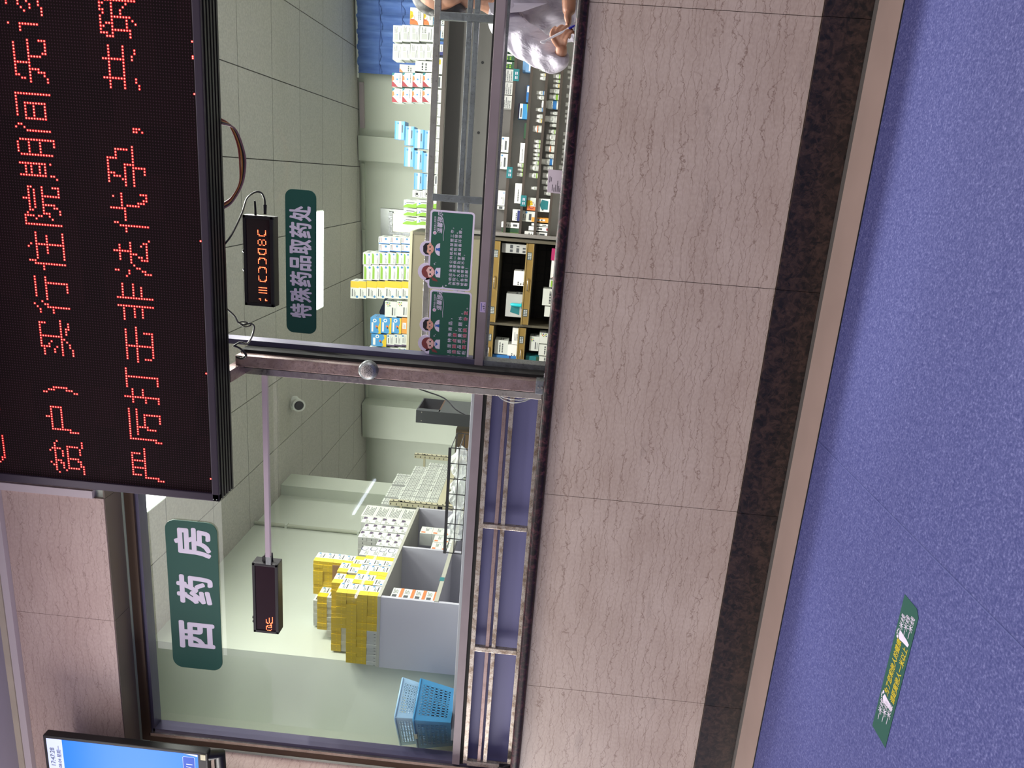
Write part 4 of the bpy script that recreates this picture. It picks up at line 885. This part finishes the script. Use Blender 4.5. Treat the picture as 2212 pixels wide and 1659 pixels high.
# ------------------------------------------------------------------ brass tray cabinet (middle)
def tray_cabinet():
    r = thing('tray_cabinet', (-1.05, 3.1, FZ), 'tall steel tray cabinet with brass-coloured label fronts, cartons on top', 'cabinet')
    x0, x1 = -1.75, -.49; BACKD = mat('cabinet_dark_back', '#33302b', .7); INN = mat('cabinet_inner_steel', '#5d5849', .5, .3)
    MB().box(x0, x1, 2.9, 3.34, 2.408, 2.432, BEIGE, bev=.003).build('top_board', r)
    MB().box(x0+.01, x1-.01, 2.91, 2.925, 1.80, 2.408, mat('olive_front_panel', '#77705a', .5)).build('front_panel', r)
    MB().box(x0, x1, 3.325, 3.34, FZ, 2.41, BACKD).build('back_panel', r)
    for x in (x0, x1-.02): MB().box(x, x+.02, 2.9, 3.33, FZ, 2.408, INN).build('end_panel', r)
    MB().box(-1.235, -1.215, 2.93, 3.33, FZ, 1.80, INN).build('divider', r)
    wires = MB()
    for x in [x0+.03+.07*i for i in range(18)]: wires.tube([(x, 3.30, FZ+.1), (x, 3.30, 1.8)], .0022, BLACK, 6)
    for z in [1.05+.075*i for i in range(10)]: wires.tube([(x0+.02, 3.297, z), (x1-.02, 3.297, z)], .0022, BLACK, 6)
    wires.build('wire_mesh', r)
    for a, c, zs in ((x0+.03, -1.245, (1.676, 1.395, 1.130)), (-1.205, x1-.03, (1.666, 1.380, 1.110))):
        for z in zs:
            t = MB().box(a, c, 2.925, 3.29, z-.008, z, INN).box(a, a+.006, 2.925, 3.29, z, z+.05, INN).box(c-.006, c, 2.925, 3.29, z, z+.05, INN)
            t = t.build('tray', r)
            f = MB().box(a-.004, c+.004, 2.905, 2.925, z-.004, z+.062, GOLD, bev=.003).box(a-.004, c+.004, 2.900, 2.906, z+.052, z+.062, mat('brass_edge', '#b9a065', .3, .6)).box(a-.004, c+.004, 2.900, 2.906, z-.004, z+.003, mat('brass_edge', '#b9a065')); f.build('tray_front', t)
            m = (a+c)/2
            h = MB().tube([(m-.05, 2.905, z+.028), (m-.05, 2.885, z+.028), (m+.05, 2.885, z+.028), (m+.05, 2.905, z+.028)], .0045, CHROME, 8); h.build('handle', t)
            for q in (a+.10, c-.10):
                l = MB().box(q-.032, q+.032, 2.9035, 2.9052, z+.010, z+.048, mat('tray_label', '#3c4a48', .6))
                for i in range(2):
                    for j in range(4): l.box(q-.026+j*.0135, q-.017+j*.0135, 2.9028, 2.9036, z+.014+i*.016, z+.026+i*.016, PALE2)
                l.build('tray_label', t)
tray_cabinet()
stock(G, 2432, 2.915, .17, 'tray cabinet top', 'cartons on top of the tray cabinet')
stock(K1, 1380, 2.95, .14, 'right upper brass tray', 'cartons in the right upper tray', tol=110)
stock(K2, 1110, 2.95, .14, 'right lower brass tray', 'cartons in the right lower tray', tol=110)
stock(K3, 1395, 2.95, .14, 'left upper brass tray', 'cartons in the left upper tray', tol=110)
stock(K4, 1130, 2.95, .14, 'left lower brass tray', 'cartons in the left lower tray', tol=110)
b = MB().box(-1.075, -1.02, 2.915, 2.945, 1.444, 1.447, CB['t']).tube([(-1.048, 2.93, 1.447), (-1.046, 2.93, 1.53), (-1.044, 2.93, 1.545)], [.016, .014, .006], mat('teal_tube_plastic', '#25b5bd', .3), 12)
tag(b.build('ointment_tube', loc=(-1.048, 2.93, 1.444)), 'bright teal ointment tube in the right upper tray', 'tube')
# dark jacket hanging at the back
b = MB(); vs = []
for i in range(13):
    a = i/12; x = -2.02+.42*a
    for z, e in ((3.42, .02), (3.25, .09), (3.0, .10), (2.55, .08)): vs.append(Vector((x, backy(x)-.05-e*math.sin(math.pi*a)-.012*math.sin(i*1.9), z-.16*abs(a-.5) if z > 3.2 else z)))
b.add(vs, [(i*4+j, (i+1)*4+j, (i+1)*4+j+1, i*4+j+1) for i in range(12) for j in range(3)], mat('dark_denim', '#2a3550', .85, bump=.4, bscale=40), True)
tag(b.build('jacket', loc=(-1.8, backy(-1.8), 2.5)), 'dark blue jacket hanging on the back wall above the tray cabinet', 'jacket')
# ------------------------------------------------------------------ left cabinet and its yellow carton wall
XF, YC, ZT = -2.585, .690, 2.120
def left_cabinet():
    r = thing('open_cabinet', (-2.84, 1.34, FZ), 'grey laminate cabinet, open to the right, carrying the wall of yellow cartons', 'cabinet')
    x0 = -3.10
    MB().box(x0, XF, YC-.006, YC+.014, FZ, ZT-.02, PLAST).build('end_panel', r)
    MB().box(x0, XF, 1.975, 1.995, FZ, ZT-.02, PLAST).build('end_panel', r)
    MB().box(x0, XF, 1.336, 1.356, FZ, ZT-.02, PLAST).build('divider', r)
    MB().box(x0-.0, XF+.004, YC-.008, 1.997, ZT-.02, ZT, mat('cabinet_edge', '#a7a79b', .45)).build('top_board', r)
    MB().box(x0, x0+.012, YC, 1.99, FZ, ZT-.02, PLAST).build('back_panel', r)
    for z in (1.757, 1.38, .9): 
        s = MB().box(x0+.012, XF, YC+.014, 1.336, z-.018, z, PLAST).box(x0+.012, XF, 1.356, 1.975, z-.018, z, PLAST).box(XF-.003, XF+.006, YC, 1.99, z-.02, z+.006, mat('cabinet_edge', '#a7a79b')); s = s.build('shelf_board', r)
        if z > 1.7: MB().box(XF+.006, XF+.0075, .93, .975, z-.018, z+.012, CB['t']).build('shelf_tag', s)
left_cabinet()
PX, PD, PH = .0255, .118, .0672
YM = {}
def yellow(kind):
    if kind not in YM:
        f, s = {'N': ('yf', 'wy'), 'F': ('wf', 'yw')}[kind]
        o = carton_mesh(PX*.975, PD, PH*.985, f, s).build('medicine_carton'); YM[kind] = o.data; bpy.data.objects.remove(o)
    return YM[kind]
RANK = ['front', 'second', 'third', 'fourth']
ROWN = ['lowest', 'second', 'third', 'fourth', 'fifth', 'sixth', 'seventh', 'top']
rows = [(0, 0, 0, 9, 'N'), (0, 0, 10, 19, 'F'), (0, 1, 0, 19, 'N'), (0, 2, 0, 19, 'N'), (0, 3, 0, 9, 'N'), (1, 0, 0, 0, 'F'), (1, 1, 0, 0, 'N'), (1, 2, 0, 0, 'N'), (1, 3, 0, 19, 'F'), (1, 4, 0, 8, 'N'), (1, 4, 9, 19, 'N'),
        (2, 0, 0, 0, 'N'), (2, 1, 0, 0, 'N'), (2, 2, 0, 0, 'N'), (2, 3, 0, 0, 'F'), (2, 4, 0, 0, 'N'), (2, 5, 8, 19, 'F'), (2, 6, 8, 17, 'N'), (3, 0, 0, 0, 'F'), (3, 1, 0, 0, 'F'), (3, 2, 0, 0, 'F'), (3, 3, 0, 0, 'F'), (3, 4, 0, 0, 'N'), (3, 5, 0, 0, 'N'), (3, 6, 0, 9, 'N'), (3, 6, 12, 19, 'N'), (3, 7, 0, 9, 'N'), (3, 7, 12, 19, 'F')]
for rk, row, a, c, kd in rows:
    for i in range(a, c+1):
        x = XF-.004-PX*(i+.5)-(.012 if row > 2 and rk in (1, 3) else 0); y = YC+.003+PD/2+rk*.123; z = ZT+row*PH
        o = bpy.data.objects.new('tablet_carton', yellow(kd)); COL.objects.link(o); o.location = (x+random.uniform(-.0003, .0003), y+random.uniform(-.003, .003), z)
        nm = 'yellow-ended' if kd == 'N' else 'turned white-ended'
        lab = f'{nm} carton, {ORD[i]} from the right, {ROWN[row]} row of the {RANK[rk]} yellow carton rank' if c > a else f'{nm} carton at the right end of the {ROWN[row]} row, {RANK[rk]} yellow rank'
        tag(o, lab, 'medicine box', 'yellow and white cartons stacked on the left cabinet')
for x0, x1, y0, y1, z1, l in ((-3.095, -2.618, .813, .93, ZT+3*PH, 'plain brown packing carton behind the front rank of yellow cartons'), (-3.095, -2.618, .936, 1.054, ZT+5*PH, 'plain brown packing carton under the third rank of yellow cartons'), (-3.095, -2.618, 1.058, 1.178, ZT+6*PH, 'plain brown packing carton under the top rows of yellow cartons')):
    tag(MB().box(x0, x1, y0, y1, ZT, z1-.001, CB['K']).build('packing_carton', loc=((x0+x1)/2, (y0+y1)/2, ZT)), l, 'carton')
def side_stock(y, d, w, h, kind, front, rowsn, slots, z0, where, group, topall=True):
    me = carton_mesh(w*.97, d*.97, h*.985, front, kind).build('medicine_carton'); data = me.data; bpy.data.objects.remove(me)
    for r_ in range(rowsn):
        for s_ in range(slots if (r_ == rowsn-1 or topall == 'full') else 1):
            o = bpy.data.objects.new('medicine_carton', data); COL.objects.link(o)
            o.location = (XF-.006-w*(s_+.5)+random.uniform(-.001, .001), y+d/2+random.uniform(-.002, .002), z0+r_*h)
            tag(o, f'white carton, {ORD[s_]} from the right, {ORD[r_]} row up, {where}', 'medicine box', group)
side_stock(1.190, .135, .20, .064, 'circ', 'n', 4, 1, ZT, 'ringed-logo stack behind the yellow cartons', 'white ringed cartons on the left cabinet')
side_stock(1.335, .095, .032, .058, 'lg', 'dash', 3, 1, ZT, 'short pile behind the ringed cartons', 'white cartons behind the ringed cartons')
side_stock(1.435, .105, .032, .066, 'lg', 'dash', 5, 8, ZT, 'purple-logo pile in the middle', 'white purple-logo cartons on the left cabinet', 'full')
side_stock(1.550, .105, .032, .066, 'lg', 'dash', 5, 3, ZT, 'purple-logo pile next to the tall one', 'white purple-logo cartons on the left cabinet', 'full')
side_stock(1.665, .105, .05, .074, 'lg', 'n', 5, 4, ZT, 'purple-logo pile before the big cartons', 'white purple-logo cartons on the left cabinet', 'full')
side_stock(1.775, .20, .22, .100, 'bar', 'bar', 4, 1, ZT, 'big carton pile at far cabinet end', 'big white cartons at the far end of the left cabinet')
r = None
for kx, kd, y0, hh, n, zz in ((0, 'o4', .712, .0735, 4, 1.757), (0, 'o5', 1.372, .075, 2, 1.757), (0, 'o5', 1.485, .075, 2, 1.757), (0, 'o5', 1.60, .09, 3, 1.757)):
    me = carton_mesh(.10, .125 if kd == 'o4' else .108, hh*.985, 'n', kd).build('medicine_carton'); data = me.data; bpy.data.objects.remove(me)
    for i in range(n):
        o = bpy.data.objects.new('medicine_carton', data); COL.objects.link(o); o.location = (XF-.07, y0+.063, zz+i*hh)
        tag(o, (f'white orange-edged carton, {UP[i]} in the near compartment of the left cabinet' if kd == 'o4' else f'white orange-marked carton, {UP[i]} of the {["near", "middle", "far"][int((y0-1.36)/.11) if y0 < 1.59 else 2]} pile, far compartment of left cabinet'), 'medicine box', 'orange-marked cartons inside the left cabinet')
# second rack, slotted angle posts
def slotted_rack():
    r = thing('slotted_rack', (-2.8, 2.6, FZ), 'cream slotted-angle steel rack full of white cartons beyond the left cabinet', 'shelf')
    for y in (2.06, 3.115):
        b = MB().box(-2.622, -2.582, y, y+.004, FZ, 2.36, BEIGE).box(-2.586, -2.582, y, y+.042, FZ, 2.36, BEIGE)
        for i in range(26):
            z = 1.2+i*.045; b.box(-2.5818, -2.5812, y+.008, y+.026, z, z+.010, GAP, rot=Matrix.Rotation(.5, 3, 'X')); b.box(-2.614, -2.598, y-.0008, y-.0002, z+.02, z+.026, GAP)
        b.build('post', r)
        MB().box(-3.05, -2.582, y+.004, y+.024, 2.255, 2.275, BEIGE).build('brace', r)
    for x in (-3.05,): 
        for y in (2.06, 3.05): MB().box(x, x+.03, y, y+.03, FZ, 2.3, BEIGE).build('post', r)
    MB().box(-3.06, -2.59, 2.06, 3.155, 1.925, 1.965, BEIGE).box(-2.592, -2.583, 2.10, 3.116, 1.915, 1.975, BEIGE).build('shelf_board', r)
    MB().box(-3.06, -2.59, 2.06, 3.155, 1.40, 1.43, BEIGE).build('shelf_board', r)
slotted_rack()
me = carton_mesh(.12, .0345, .118, 'n', 'bar').build('medicine_carton'); data = me.data; bpy.data.objects.remove(me)
for row in range(4):
    for i in range(26):
        y = 2.115+i*.0372
        if (row == 3 and (i % 7 == 3 or i > 17)) or (row == 2 and i > 22): continue
        o = bpy.data.objects.new('ampoule_carton', data); COL.objects.link(o); o.location = (-2.70+random.uniform(-.004, .004), y+.018, 1.965+row*.1195)
        tag(o, f'thin white ampoule carton, {ORD[i]} from the near end, {ORD[row]} row on the slotted rack', 'medicine box', 'thin white cartons on the slotted rack')
b = MB().box(-2.62, -2.60, 2.5, 3.08, 2.50, 2.53, DULL); 
# dark open-sided cabinet at the pillar
def dark_cabinet():
    r = thing('dark_cabinet', (-2.51, 4.22, FZ), 'narrow dark grey cabinet with an open wooden niche standing before the pillar', 'cabinet')
    DG = mat('dark_grey_laminate', '#43454a', .4)
    MB().box(-2.575, -2.565, 4.0, 4.45, FZ, 2.52, DG).build('left_panel', r); MB().box(-2.565, -2.437, 4.0, 4.012, FZ, 2.52, DG).build('front_panel', r)
    MB().box(-2.565, -2.437, 4.012, 4.45, 2.508, 2.52, DG).build('top_panel', r); MB().box(-2.565, -2.437, 4.438, 4.45, FZ, 2.508, DG).build('rear_panel', r)
    MB().box(-2.565, -2.437, 4.012, 4.438, 2.27, 2.285, mat('walnut_board', '#5d4030', .5)).box(-2.563, -2.555, 4.012, 4.438, 2.285, 2.50, mat('walnut_board', '#5d4030')).build('niche_board', r)
    MB().box(-2.449, -2.437, 4.012, 4.438, FZ, 2.27, DG).build('right_panel', r); MB().box(-2.449, -2.437, 4.012, 4.08, 2.27, 2.508, DG).build('right_stile', r)
    b = MB()
    for x in (-2.55, -2.455): b.lathe([(.006, -.003), (.006, 0)], (x, 4.0, 2.46), CHROME, 8, 'y')
    b.build('screw', r)
dark_cabinet()
tag(MB().box(-3.02, -2.72, 4.3, 4.6, FZ, 2.12, mat('kraft_board', '#6c5a42', .7)).box(-3.0, -2.74, 4.298, 4.301, 1.9, 2.05, CB['K']).build('packing_carton', loc=(-2.87, 4.45, FZ)), 'tall brown board standing beyond the slotted rack near the pillar', 'carton')
# ------------------------------------------------------------------ inner counter, wire basket, baskets
r = thing('inner_counter', (-2.0, .5, FZ), 'pale counter just inside the left window, below the blue baskets', 'counter')
MB().box(-3.28, -.98, .318, .672, 1.545, 1.568, PLAST, bev=.003).build('worktop', r); MB().box(-3.28, -.98, .33, .345, FZ, 1.545, PLAST).build('front_board', r)
for x in (-3.28, -1.0): MB().box(x, x+.02, .345, .66, FZ, 1.545, PLAST).build('side_board', r)
def basket(name, cx, cy, z0, w, d, h, ang, col, holecol, label, mode):
    r = thing(name, (cx, cy, z0), label, 'basket', 'plastic baskets stacked inside the left window')
    R = Matrix.Rotation(ang, 3, 'Z'); m = mat(col[0], col[1], .35)
    def P(x, y, z): return R @ Vector((x, y, 0))+Vector((cx, cy, z0+z))
    t = .80
    b = MB(); wl = MB()
    corners = [(-1, -1), (1, -1), (1, 1), (-1, 1)]
    for i in range(4):
        a, c = corners[i], corners[(i+1) % 4]; nx = 14 if i % 2 == 0 else 11; nz = 6 if mode == 'slot' else 9
        def pt(u, v):
            k = t+(1-t)*v; return P((a[0]+(c[0]-a[0])*u)*w/2*k, (a[1]+(c[1]-a[1])*u)*d/2*k, v*h)
        def patch(u0, u1, v0, v1):
            A, B2_, C2, D2 = pt(u0, v0), pt(u1, v0), pt(u1, v1), pt(u0, v1); n = (B2_-A).cross(D2-A).normalized()*.003
            b.add([A, B2_, C2, D2, A-n, B2_-n, C2-n, D2-n], [(0, 1, 2, 3), (7, 6, 5, 4), (0, 4, 5, 1), (1, 5, 6, 2), (2, 6, 7, 3), (3, 7, 4, 0)], m)
        patch(0, 1, 0, .12); patch(0, 1, .90, 1); patch(0, .12, .12, .9); patch(.88, 1, .12, .9)
        for q in range(nz): 
            v = .12+.78*(q+.5)/nz; hh = .78/nz*(.20 if mode == 'slot' else .24); patch(.12, .88, v-hh, v+hh)
        for q in range(nx+1): 
            u = .12+.76*q/nx; ww = .76/nx*.24; patch(max(.12, u-ww), min(.88, u+ww), .12, .9)
    b.build('basket_wall', r)
    k = t; bt = MB(); A = [P(x*w/2*k, y*d/2*k, 0) for x, y in corners]; bt.add(A+[p+Vector((0, 0, .004)) for p in A], [(3, 2, 1, 0), (4, 5, 6, 7)]+[(i, (i+1) % 4, (i+1) % 4+4, i+4) for i in range(4)], m); bt.build('bottom', r)
    rim = MB()
    pts = []
    for (x, y) in corners:
        for dx, dy in (((-.06 if x > 0 else .06), 0), (0, (-.06 if y > 0 else .06))) if (x*y < 0) else ((0, (-.06 if y > 0 else .06)), ((-.06 if x > 0 else .06), 0)): pts.append(P(x*w/2+dx*w*.5, y*d/2+dy*d*.5, h))
    pts.append(pts[0]); rim.tube(pts, .0065, m, 8); rim.build('rim', r)
    if mode == 'slot':
        hp = MB(); hp.box(-.03, .03, -d/2-.012, -d/2-.004, h-.012, h+.006, mat('basket_tag', '#c9c6b0', .5)); hp.v = [tuple(P(v[0], v[1], v[2])) for v in hp.v]; hp.build('handle_tag', r)
basket('plastic_basket', -3.22, .442, 1.569, .46, .25, .215, -.50, ('basket_blue', '#2f80b0'), None, 'deep blue plastic basket with slotted sides at the left window corner', 'slot')
basket('plastic_basket', -3.22, .444, 1.705, .45, .24, .19, -.50, ('basket_pale_blue', '#8fb3cf'), None, 'pale blue mesh basket nested in the deep blue one', 'mesh')
r = thing('wire_basket', (-1.75, .47, 1.568), 'black wire basket of clear plastic bags behind the left transom', 'basket')
b = MB()
for z in (1.574, 1.62, 1.665): b.tube([(-2.05, .36, z), (-1.42, .36, z), (-1.42, .6, z), (-2.05, .6, z), (-2.05, .36, z)], .003, BLACK, 6)
for i in range(8): x = -2.05+.09*i; b.tube([(x, .36, 1.665), (x, .36, 1.572), (x, .6, 1.572), (x, .6, 1.665)], .0028, BLACK, 6)
b.build('wire_frame', r)
MB().box(-2.052, -1.418, .352, .358, 1.662, 1.678, BLACK).build('front_lip', r)
for i, x in enumerate((-1.93, -1.74, -1.55)):
    b = MB(); bm = bmesh.new(); bmesh.ops.create_icosphere(bm, subdivisions=3, radius=1)
    vs = [Vector((v.co.x*.085*(1+.25*math.sin(9*v.co.y+i)), v.co.y*.085*(1+.2*math.sin(11*v.co.z)), max(-.044, v.co.z*.05*(1+.35*math.sin(8*v.co.x+3*i)))))+Vector((x, .48, 1.622)) for v in bm.verts]
    bm.verts.index_update(); b.add(vs, [[v.index for v in f.verts] for f in bm.faces], M_BAG); bm.free()
    tag(b.build('plastic_bag', loc=(x, .48, 1.578)), f'crumpled clear plastic bag, {ORD[i]} from the left in the black wire basket', 'bag', 'clear bags in the wire basket')
# ------------------------------------------------------------------ the pharmacist behind the right window
SKIN = mat('skin', '#a9785f', .5, bump=.1, bscale=120); HAIR = mat('dark_hair', '#1b1614', .45, bump=.5, bscale=90)
k = NT('white_coat', .75); n = k.noise(k.mapping(), 16, 3); k.color(k.ramp(n, [(.3, '#bcb6c4'), (.7, '#cdc8d4')])); k.bump(k.noise(k.mapping((1, 1, .6)), 8, 4, .55, 1.0), .9, .035); COAT = k.m
def skinned(chains, sub=2):
    """chains: list of [(x, y, z, r), ...]; every chain is grown on its own and returned as one mesh"""
    vs, fs = [], []
    for ch in chains:
        me = bpy.data.meshes.new('grow'); me.from_pydata([c[:3] for c in ch], [(i, i+1) for i in range(len(ch)-1)], [])
        o = bpy.data.objects.new('grow', me); COL.objects.link(o)
        md = o.modifiers.new('s', 'SKIN'); sk = me.skin_vertices[0].data
        for i, c in enumerate(ch): sk[i].radius = c[3] if isinstance(c[3], tuple) else (c[3], c[3])
        sk[0].use_root = True
        su = o.modifiers.new('u', 'SUBSURF'); su.levels = sub
        ev = bpy.data.meshes.new_from_object(o.evaluated_get(bpy.context.evaluated_depsgraph_get()))
        b0 = len(vs); vs += [v.co.copy() for v in ev.vertices]; fs += [tuple(b0+i for i in p.vertices) for p in ev.polygons]
        bpy.data.objects.remove(o); bpy.data.meshes.remove(me); bpy.data.meshes.remove(ev)
    return vs, fs
def fuse(vs, fs, voxel, smooth=6):
    me = bpy.data.meshes.new('fuse'); me.from_pydata(vs, [], fs); o = bpy.data.objects.new('fuse', me); COL.objects.link(o)
    rm = o.modifiers.new('r', 'REMESH'); rm.mode = 'VOXEL'; rm.voxel_size = voxel
    sm = o.modifiers.new('s', 'SMOOTH'); sm.iterations = smooth; sm.factor = .5
    ev = bpy.data.meshes.new_from_object(o.evaluated_get(bpy.context.evaluated_depsgraph_get()))
    V = [v.co.copy() for v in ev.vertices]; F = [tuple(p.vertices) for p in ev.polygons]
    bpy.data.objects.remove(o); bpy.data.meshes.remove(me); bpy.data.meshes.remove(ev); return V, F
def ell(c, r, n=16, rot=None):
    bm = bmesh.new(); bmesh.ops.create_uvsphere(bm, u_segments=n*2, v_segments=n, radius=1)
    V = [Vector((v.co.x*r[0], v.co.y*r[1], v.co.z*r[2])) for v in bm.verts]
    if rot: V = [rot @ v for v in V]
    V = [v+Vector(c) for v in V]; bm.verts.index_update(); F = [tuple(v.index for v in f.verts) for f in bm.faces]; bm.free(); return V, F
def join(*parts):
    V, F = [], []
    for v, f in parts: o = len(V); V += list(v); F += [tuple(i+o for i in q) for q in f]
    return V, F
def pharmacist():
    r = thing('person', (.95, .62, FZ), 'person in a white coat leaning over the sill with a pen in hand', 'person')
    # the right fist holds the pen just above the sill, knuckles up, fingers pointing down to the right; the left forearm lies behind it
    cx0, cy0 = .855, .10
    torso = [(cx0+.03, .64+cy0, 1.02, (.16, .12)), (cx0+.02, .62+cy0, 1.22, (.155, .115)), (cx0, .57+cy0, 1.42, (.165, .11)), (cx0-.01, .53+cy0, 1.56, (.13, .085)), (cx0-.02, .49+cy0, 1.66, .056), (cx0-.025, .47+cy0, 1.72, .055), (cx0-.03, .46+cy0, 1.78, .05)]
    legs = [[(cx0+.03, .64+cy0, 1.0, .13), (cx0-.05, .64+cy0, .84, .095), (cx0-.06, .66+cy0, .55, .07), (cx0-.06, .68+cy0, .24, .05), (cx0-.06, .60+cy0, .185, .042)], [(cx0+.03, .64+cy0, 1.0, .13), (cx0+.12, .64+cy0, .84, .095), (cx0+.13, .66+cy0, .55, .07), (cx0+.13, .68+cy0, .24, .05), (cx0+.13, .60+cy0, .185, .042)]]
    armR = [(cx0, .60, 1.55, .075), (.69, .53, 1.535, .062), (.62, .46, 1.42, .052), (.552, .42, 1.272, .046), (.562, .385, 1.256, .036), (.590, .352, 1.250, .028), (.612, .345, 1.256, .026)]
    armL = [(cx0, .60, 1.55, .075), (1.03, .53, 1.52, .062), (1.08, .46, 1.40, .052), (1.05, .42, 1.28, .046), (.90, .40, 1.248, .040), (.76, .372, 1.232, .033), (.735, .370, 1.230, .030)]
    fing = []
    for i in range(4):                                   # index on top .. little finger
        ln = (1.0, 1.08, 1.0, .82)[i]; kx, kz = .652-.006*i, 1.296-.0215*i
        fing.append([(.596, .350, 1.262-.007*i, .0145), (.625, .338, 1.276-.014*i, .0150), (kx, .322, kz, .0125)])
        fing.append([(kx-.006, .326, kz+.001, .0120), (kx, .320, kz, .0118), (kx+.027*ln, .307, kz-.016*ln, .0100), (kx+.045*ln, .312, kz-.036*ln, .0092), (kx+.046*ln, .330, kz-.050*ln, .0082), (kx+.040*ln, .338, kz-.053*ln, .0074)])
    fing.append([(.600, .345, 1.268, .0150), (.624, .328, 1.292, .0145), (.652, .316, 1.312, .0120), (.676, .314, 1.302, .0108), (.694, .322, 1.286, .0090)])
    for i in range(4):
        ln = (.9, 1.0, .95, .78)[i]; ky = .345+.020*i
        fing.append([(.745, .362+.006*i, 1.230, .0140), (.700, ky, 1.232-.002*i, .0125)])
        fing.append([(.706, ky, 1.232, .0115), (.672, ky-.004, 1.234, .0100), (.652, ky-.006, 1.224, .0090), (.646, ky-.006, 1.212, .0080)])
    fing.append([(.748, .352, 1.236, .0135), (.722, .330, 1.242, .0120), (.702, .322, 1.236, .0105), (.690, .320, 1.226, .0088)])
    fing = [[(.592+(p[0]-.592)*.84, p[1], 1.258+(p[2]-1.258)*.86, p[3]*.88) for p in ch] if n < 9 else ch for n, ch in enumerate(fing)]
    hx, hy, hz = cx0-.035, .535, 1.865
    tilt = Matrix.Rotation(.18, 3, 'X')
    head = join(ell((hx, hy, hz), (.078, .098, .112), 16, tilt), ell((hx, hy-.045, hz-.055), (.058, .052, .058), 12), ell((hx, hy-.108, hz-.02), (.012, .018, .020), 8), ell((hx-.080, hy+.005, hz-.015), (.012, .020, .032), 8), ell((hx+.080, hy+.005, hz-.015), (.012, .020, .032), 8), ell((hx, hy-.098, hz-.062), (.024, .010, .007), 8))
    V, F = fuse(*join(skinned([torso]+legs+[armR, armL]), skinned(fing), head), .0040, 2)
    b = MB(); b.add(V, F, SKIN, True); b.build('body', r)
    b = MB()
    for s in (-1, 1): b.add(*ell((hx+s*.03, hy-.086, hz+.004), (.0125, .010, .0095), 10), mat('eye_white', '#d8d3cc', .3), True); b.add(*ell((hx+s*.03, hy-.0935, hz+.003), (.006, .0045, .006), 8), BLACK, True)
    b.build('eyes', r)
    b = MB(); b.add(*ell((hx, hy-.1005, hz-.062), (.021, .009, .0055), 8), mat('lips', '#8d5148', .5), True); b.build('mouth', r)
    hv = join(ell((hx, hy+.022, hz+.022), (.090, .100, .112), 16, tilt), ell((hx-.055, hy+.03, hz-.06), (.040, .060, .075), 12), ell((hx+.055, hy+.03, hz-.06), (.040, .060, .075), 12), ell((hx, hy+.07, hz-.07), (.06, .04, .08), 12), ell((hx-.088, hy-.01, hz-.05), (.018, .032, .085), 10))
    V, F = fuse(*hv, .006, 3); b = MB(); b.add(V, F, HAIR, True); b.build('hair', r)
    # the coat: body, sleeves ending at the wrists
    cb = [[(cx0+.035, .75, .78, (.22, .17)), (cx0+.03, .74, 1.0, (.21, .155)), (cx0+.02, .71, 1.22, (.215, .155)), (cx0, .66, 1.42, (.22, .145)), (cx0-.01, .625, 1.565, (.175, .110)), (cx0-.02, .595, 1.625, (.085, .075))]]
    sl = [[(cx0-.03, .62, 1.55, .105), (.695, .53, 1.540, .094), (.632, .465, 1.43, .088), (.558, .425, 1.290, .076), (.543, .405, 1.264, .064), (.556, .378, 1.260, .056), (.574, .358, 1.252, .050)],
          [(cx0+.02, .62, 1.55, .105), (1.03, .53, 1.525, .090), (1.08, .46, 1.40, .078), (1.05, .42, 1.290, .070), (.93, .405, 1.262, .060), (.825, .385, 1.244, .050)]]
    V, F = fuse(*skinned(cb+sl), .008, 5)
    V2 = []
    for v in V:            # cloth folds running down the sleeve and away from the belt
        f = .006*math.sin(38*v.z+22*v.x+6*math.sin(14*v.y))+.004*math.sin(60*v.x-30*v.z)
        V2.append(Vector((v.x-f*.6, v.y-f, v.z)) if v.z > 1.2 else v)
    b = MB(); b.add(V2, F, COAT, True); c = b.build('coat', r)
    def front_y(x, z):     # the front surface of the coat, for things sewn on it
        ys = [v.y for v in V2 if abs(v.x-x) < .02 and abs(v.z-z) < .02]; return (min(ys) if ys else .45)-.004
    for s, pts in ((-1, [(.795, 1.62), (.745, 1.60), (.700, 1.535), (.745, 1.505), (.755, 1.45), (.815, 1.34)]), (1, [(.865, 1.62), (.91, 1.60), (.95, 1.545), (.91, 1.515), (.895, 1.46), (.835, 1.36)])):
        b = MB(); vs = [Vector((x, front_y(x, z)-.006, z)) for x, z in pts]; vs += [v+Vector((0, .007, 0)) for v in vs]; n = len(pts)
        b.add(vs, [tuple(range(n)), tuple(range(2*n-1, n-1, -1))]+[(i, i+n, (i+1) % n+n, (i+1) % n) for i in range(n)], mat('coat_lapel', '#c9c3d0', .7)); b.build('lapel', c)
    b = MB().tube([(.90, front_y(.90, 1.40)-.002, 1.40), (.98, front_y(.98, 1.39)-.002, 1.39)], .003, mat('coat_seam', '#a9a3b2', .7), 6); b.build('pocket_edge', c)
    # pen lying across the fingers, blue tip on the stone, white spoon-shaped end up at the left
    a = Vector((.687, .312, 1.1970)); e = Vector((.606, .300, 1.336)); d = (e-a).normalized()
    p = thing('pen', tuple(a), 'white pen with a blue tip held in the pharmacist\'s hand over the sill', 'pen')
    MB().tube([a, a+d*.012, a+d*.034], [.0018, .0052, .0056], mat('pen_blue', '#23269c', .3), 12).build('tip', p)
    MB().tube([a+d*.034, a+d*.085, a+d*.105, e-d*.006], [.0056, .0058, .0052, .0042], mat('pen_white', '#dcd9e0', .3), 12).build('barrel', p)
    MB().add(*ell(e, (.008, .004, .014), 10), mat('pen_white', '#dcd9e0'), True).build('spoon_end', p)
pharmacist()
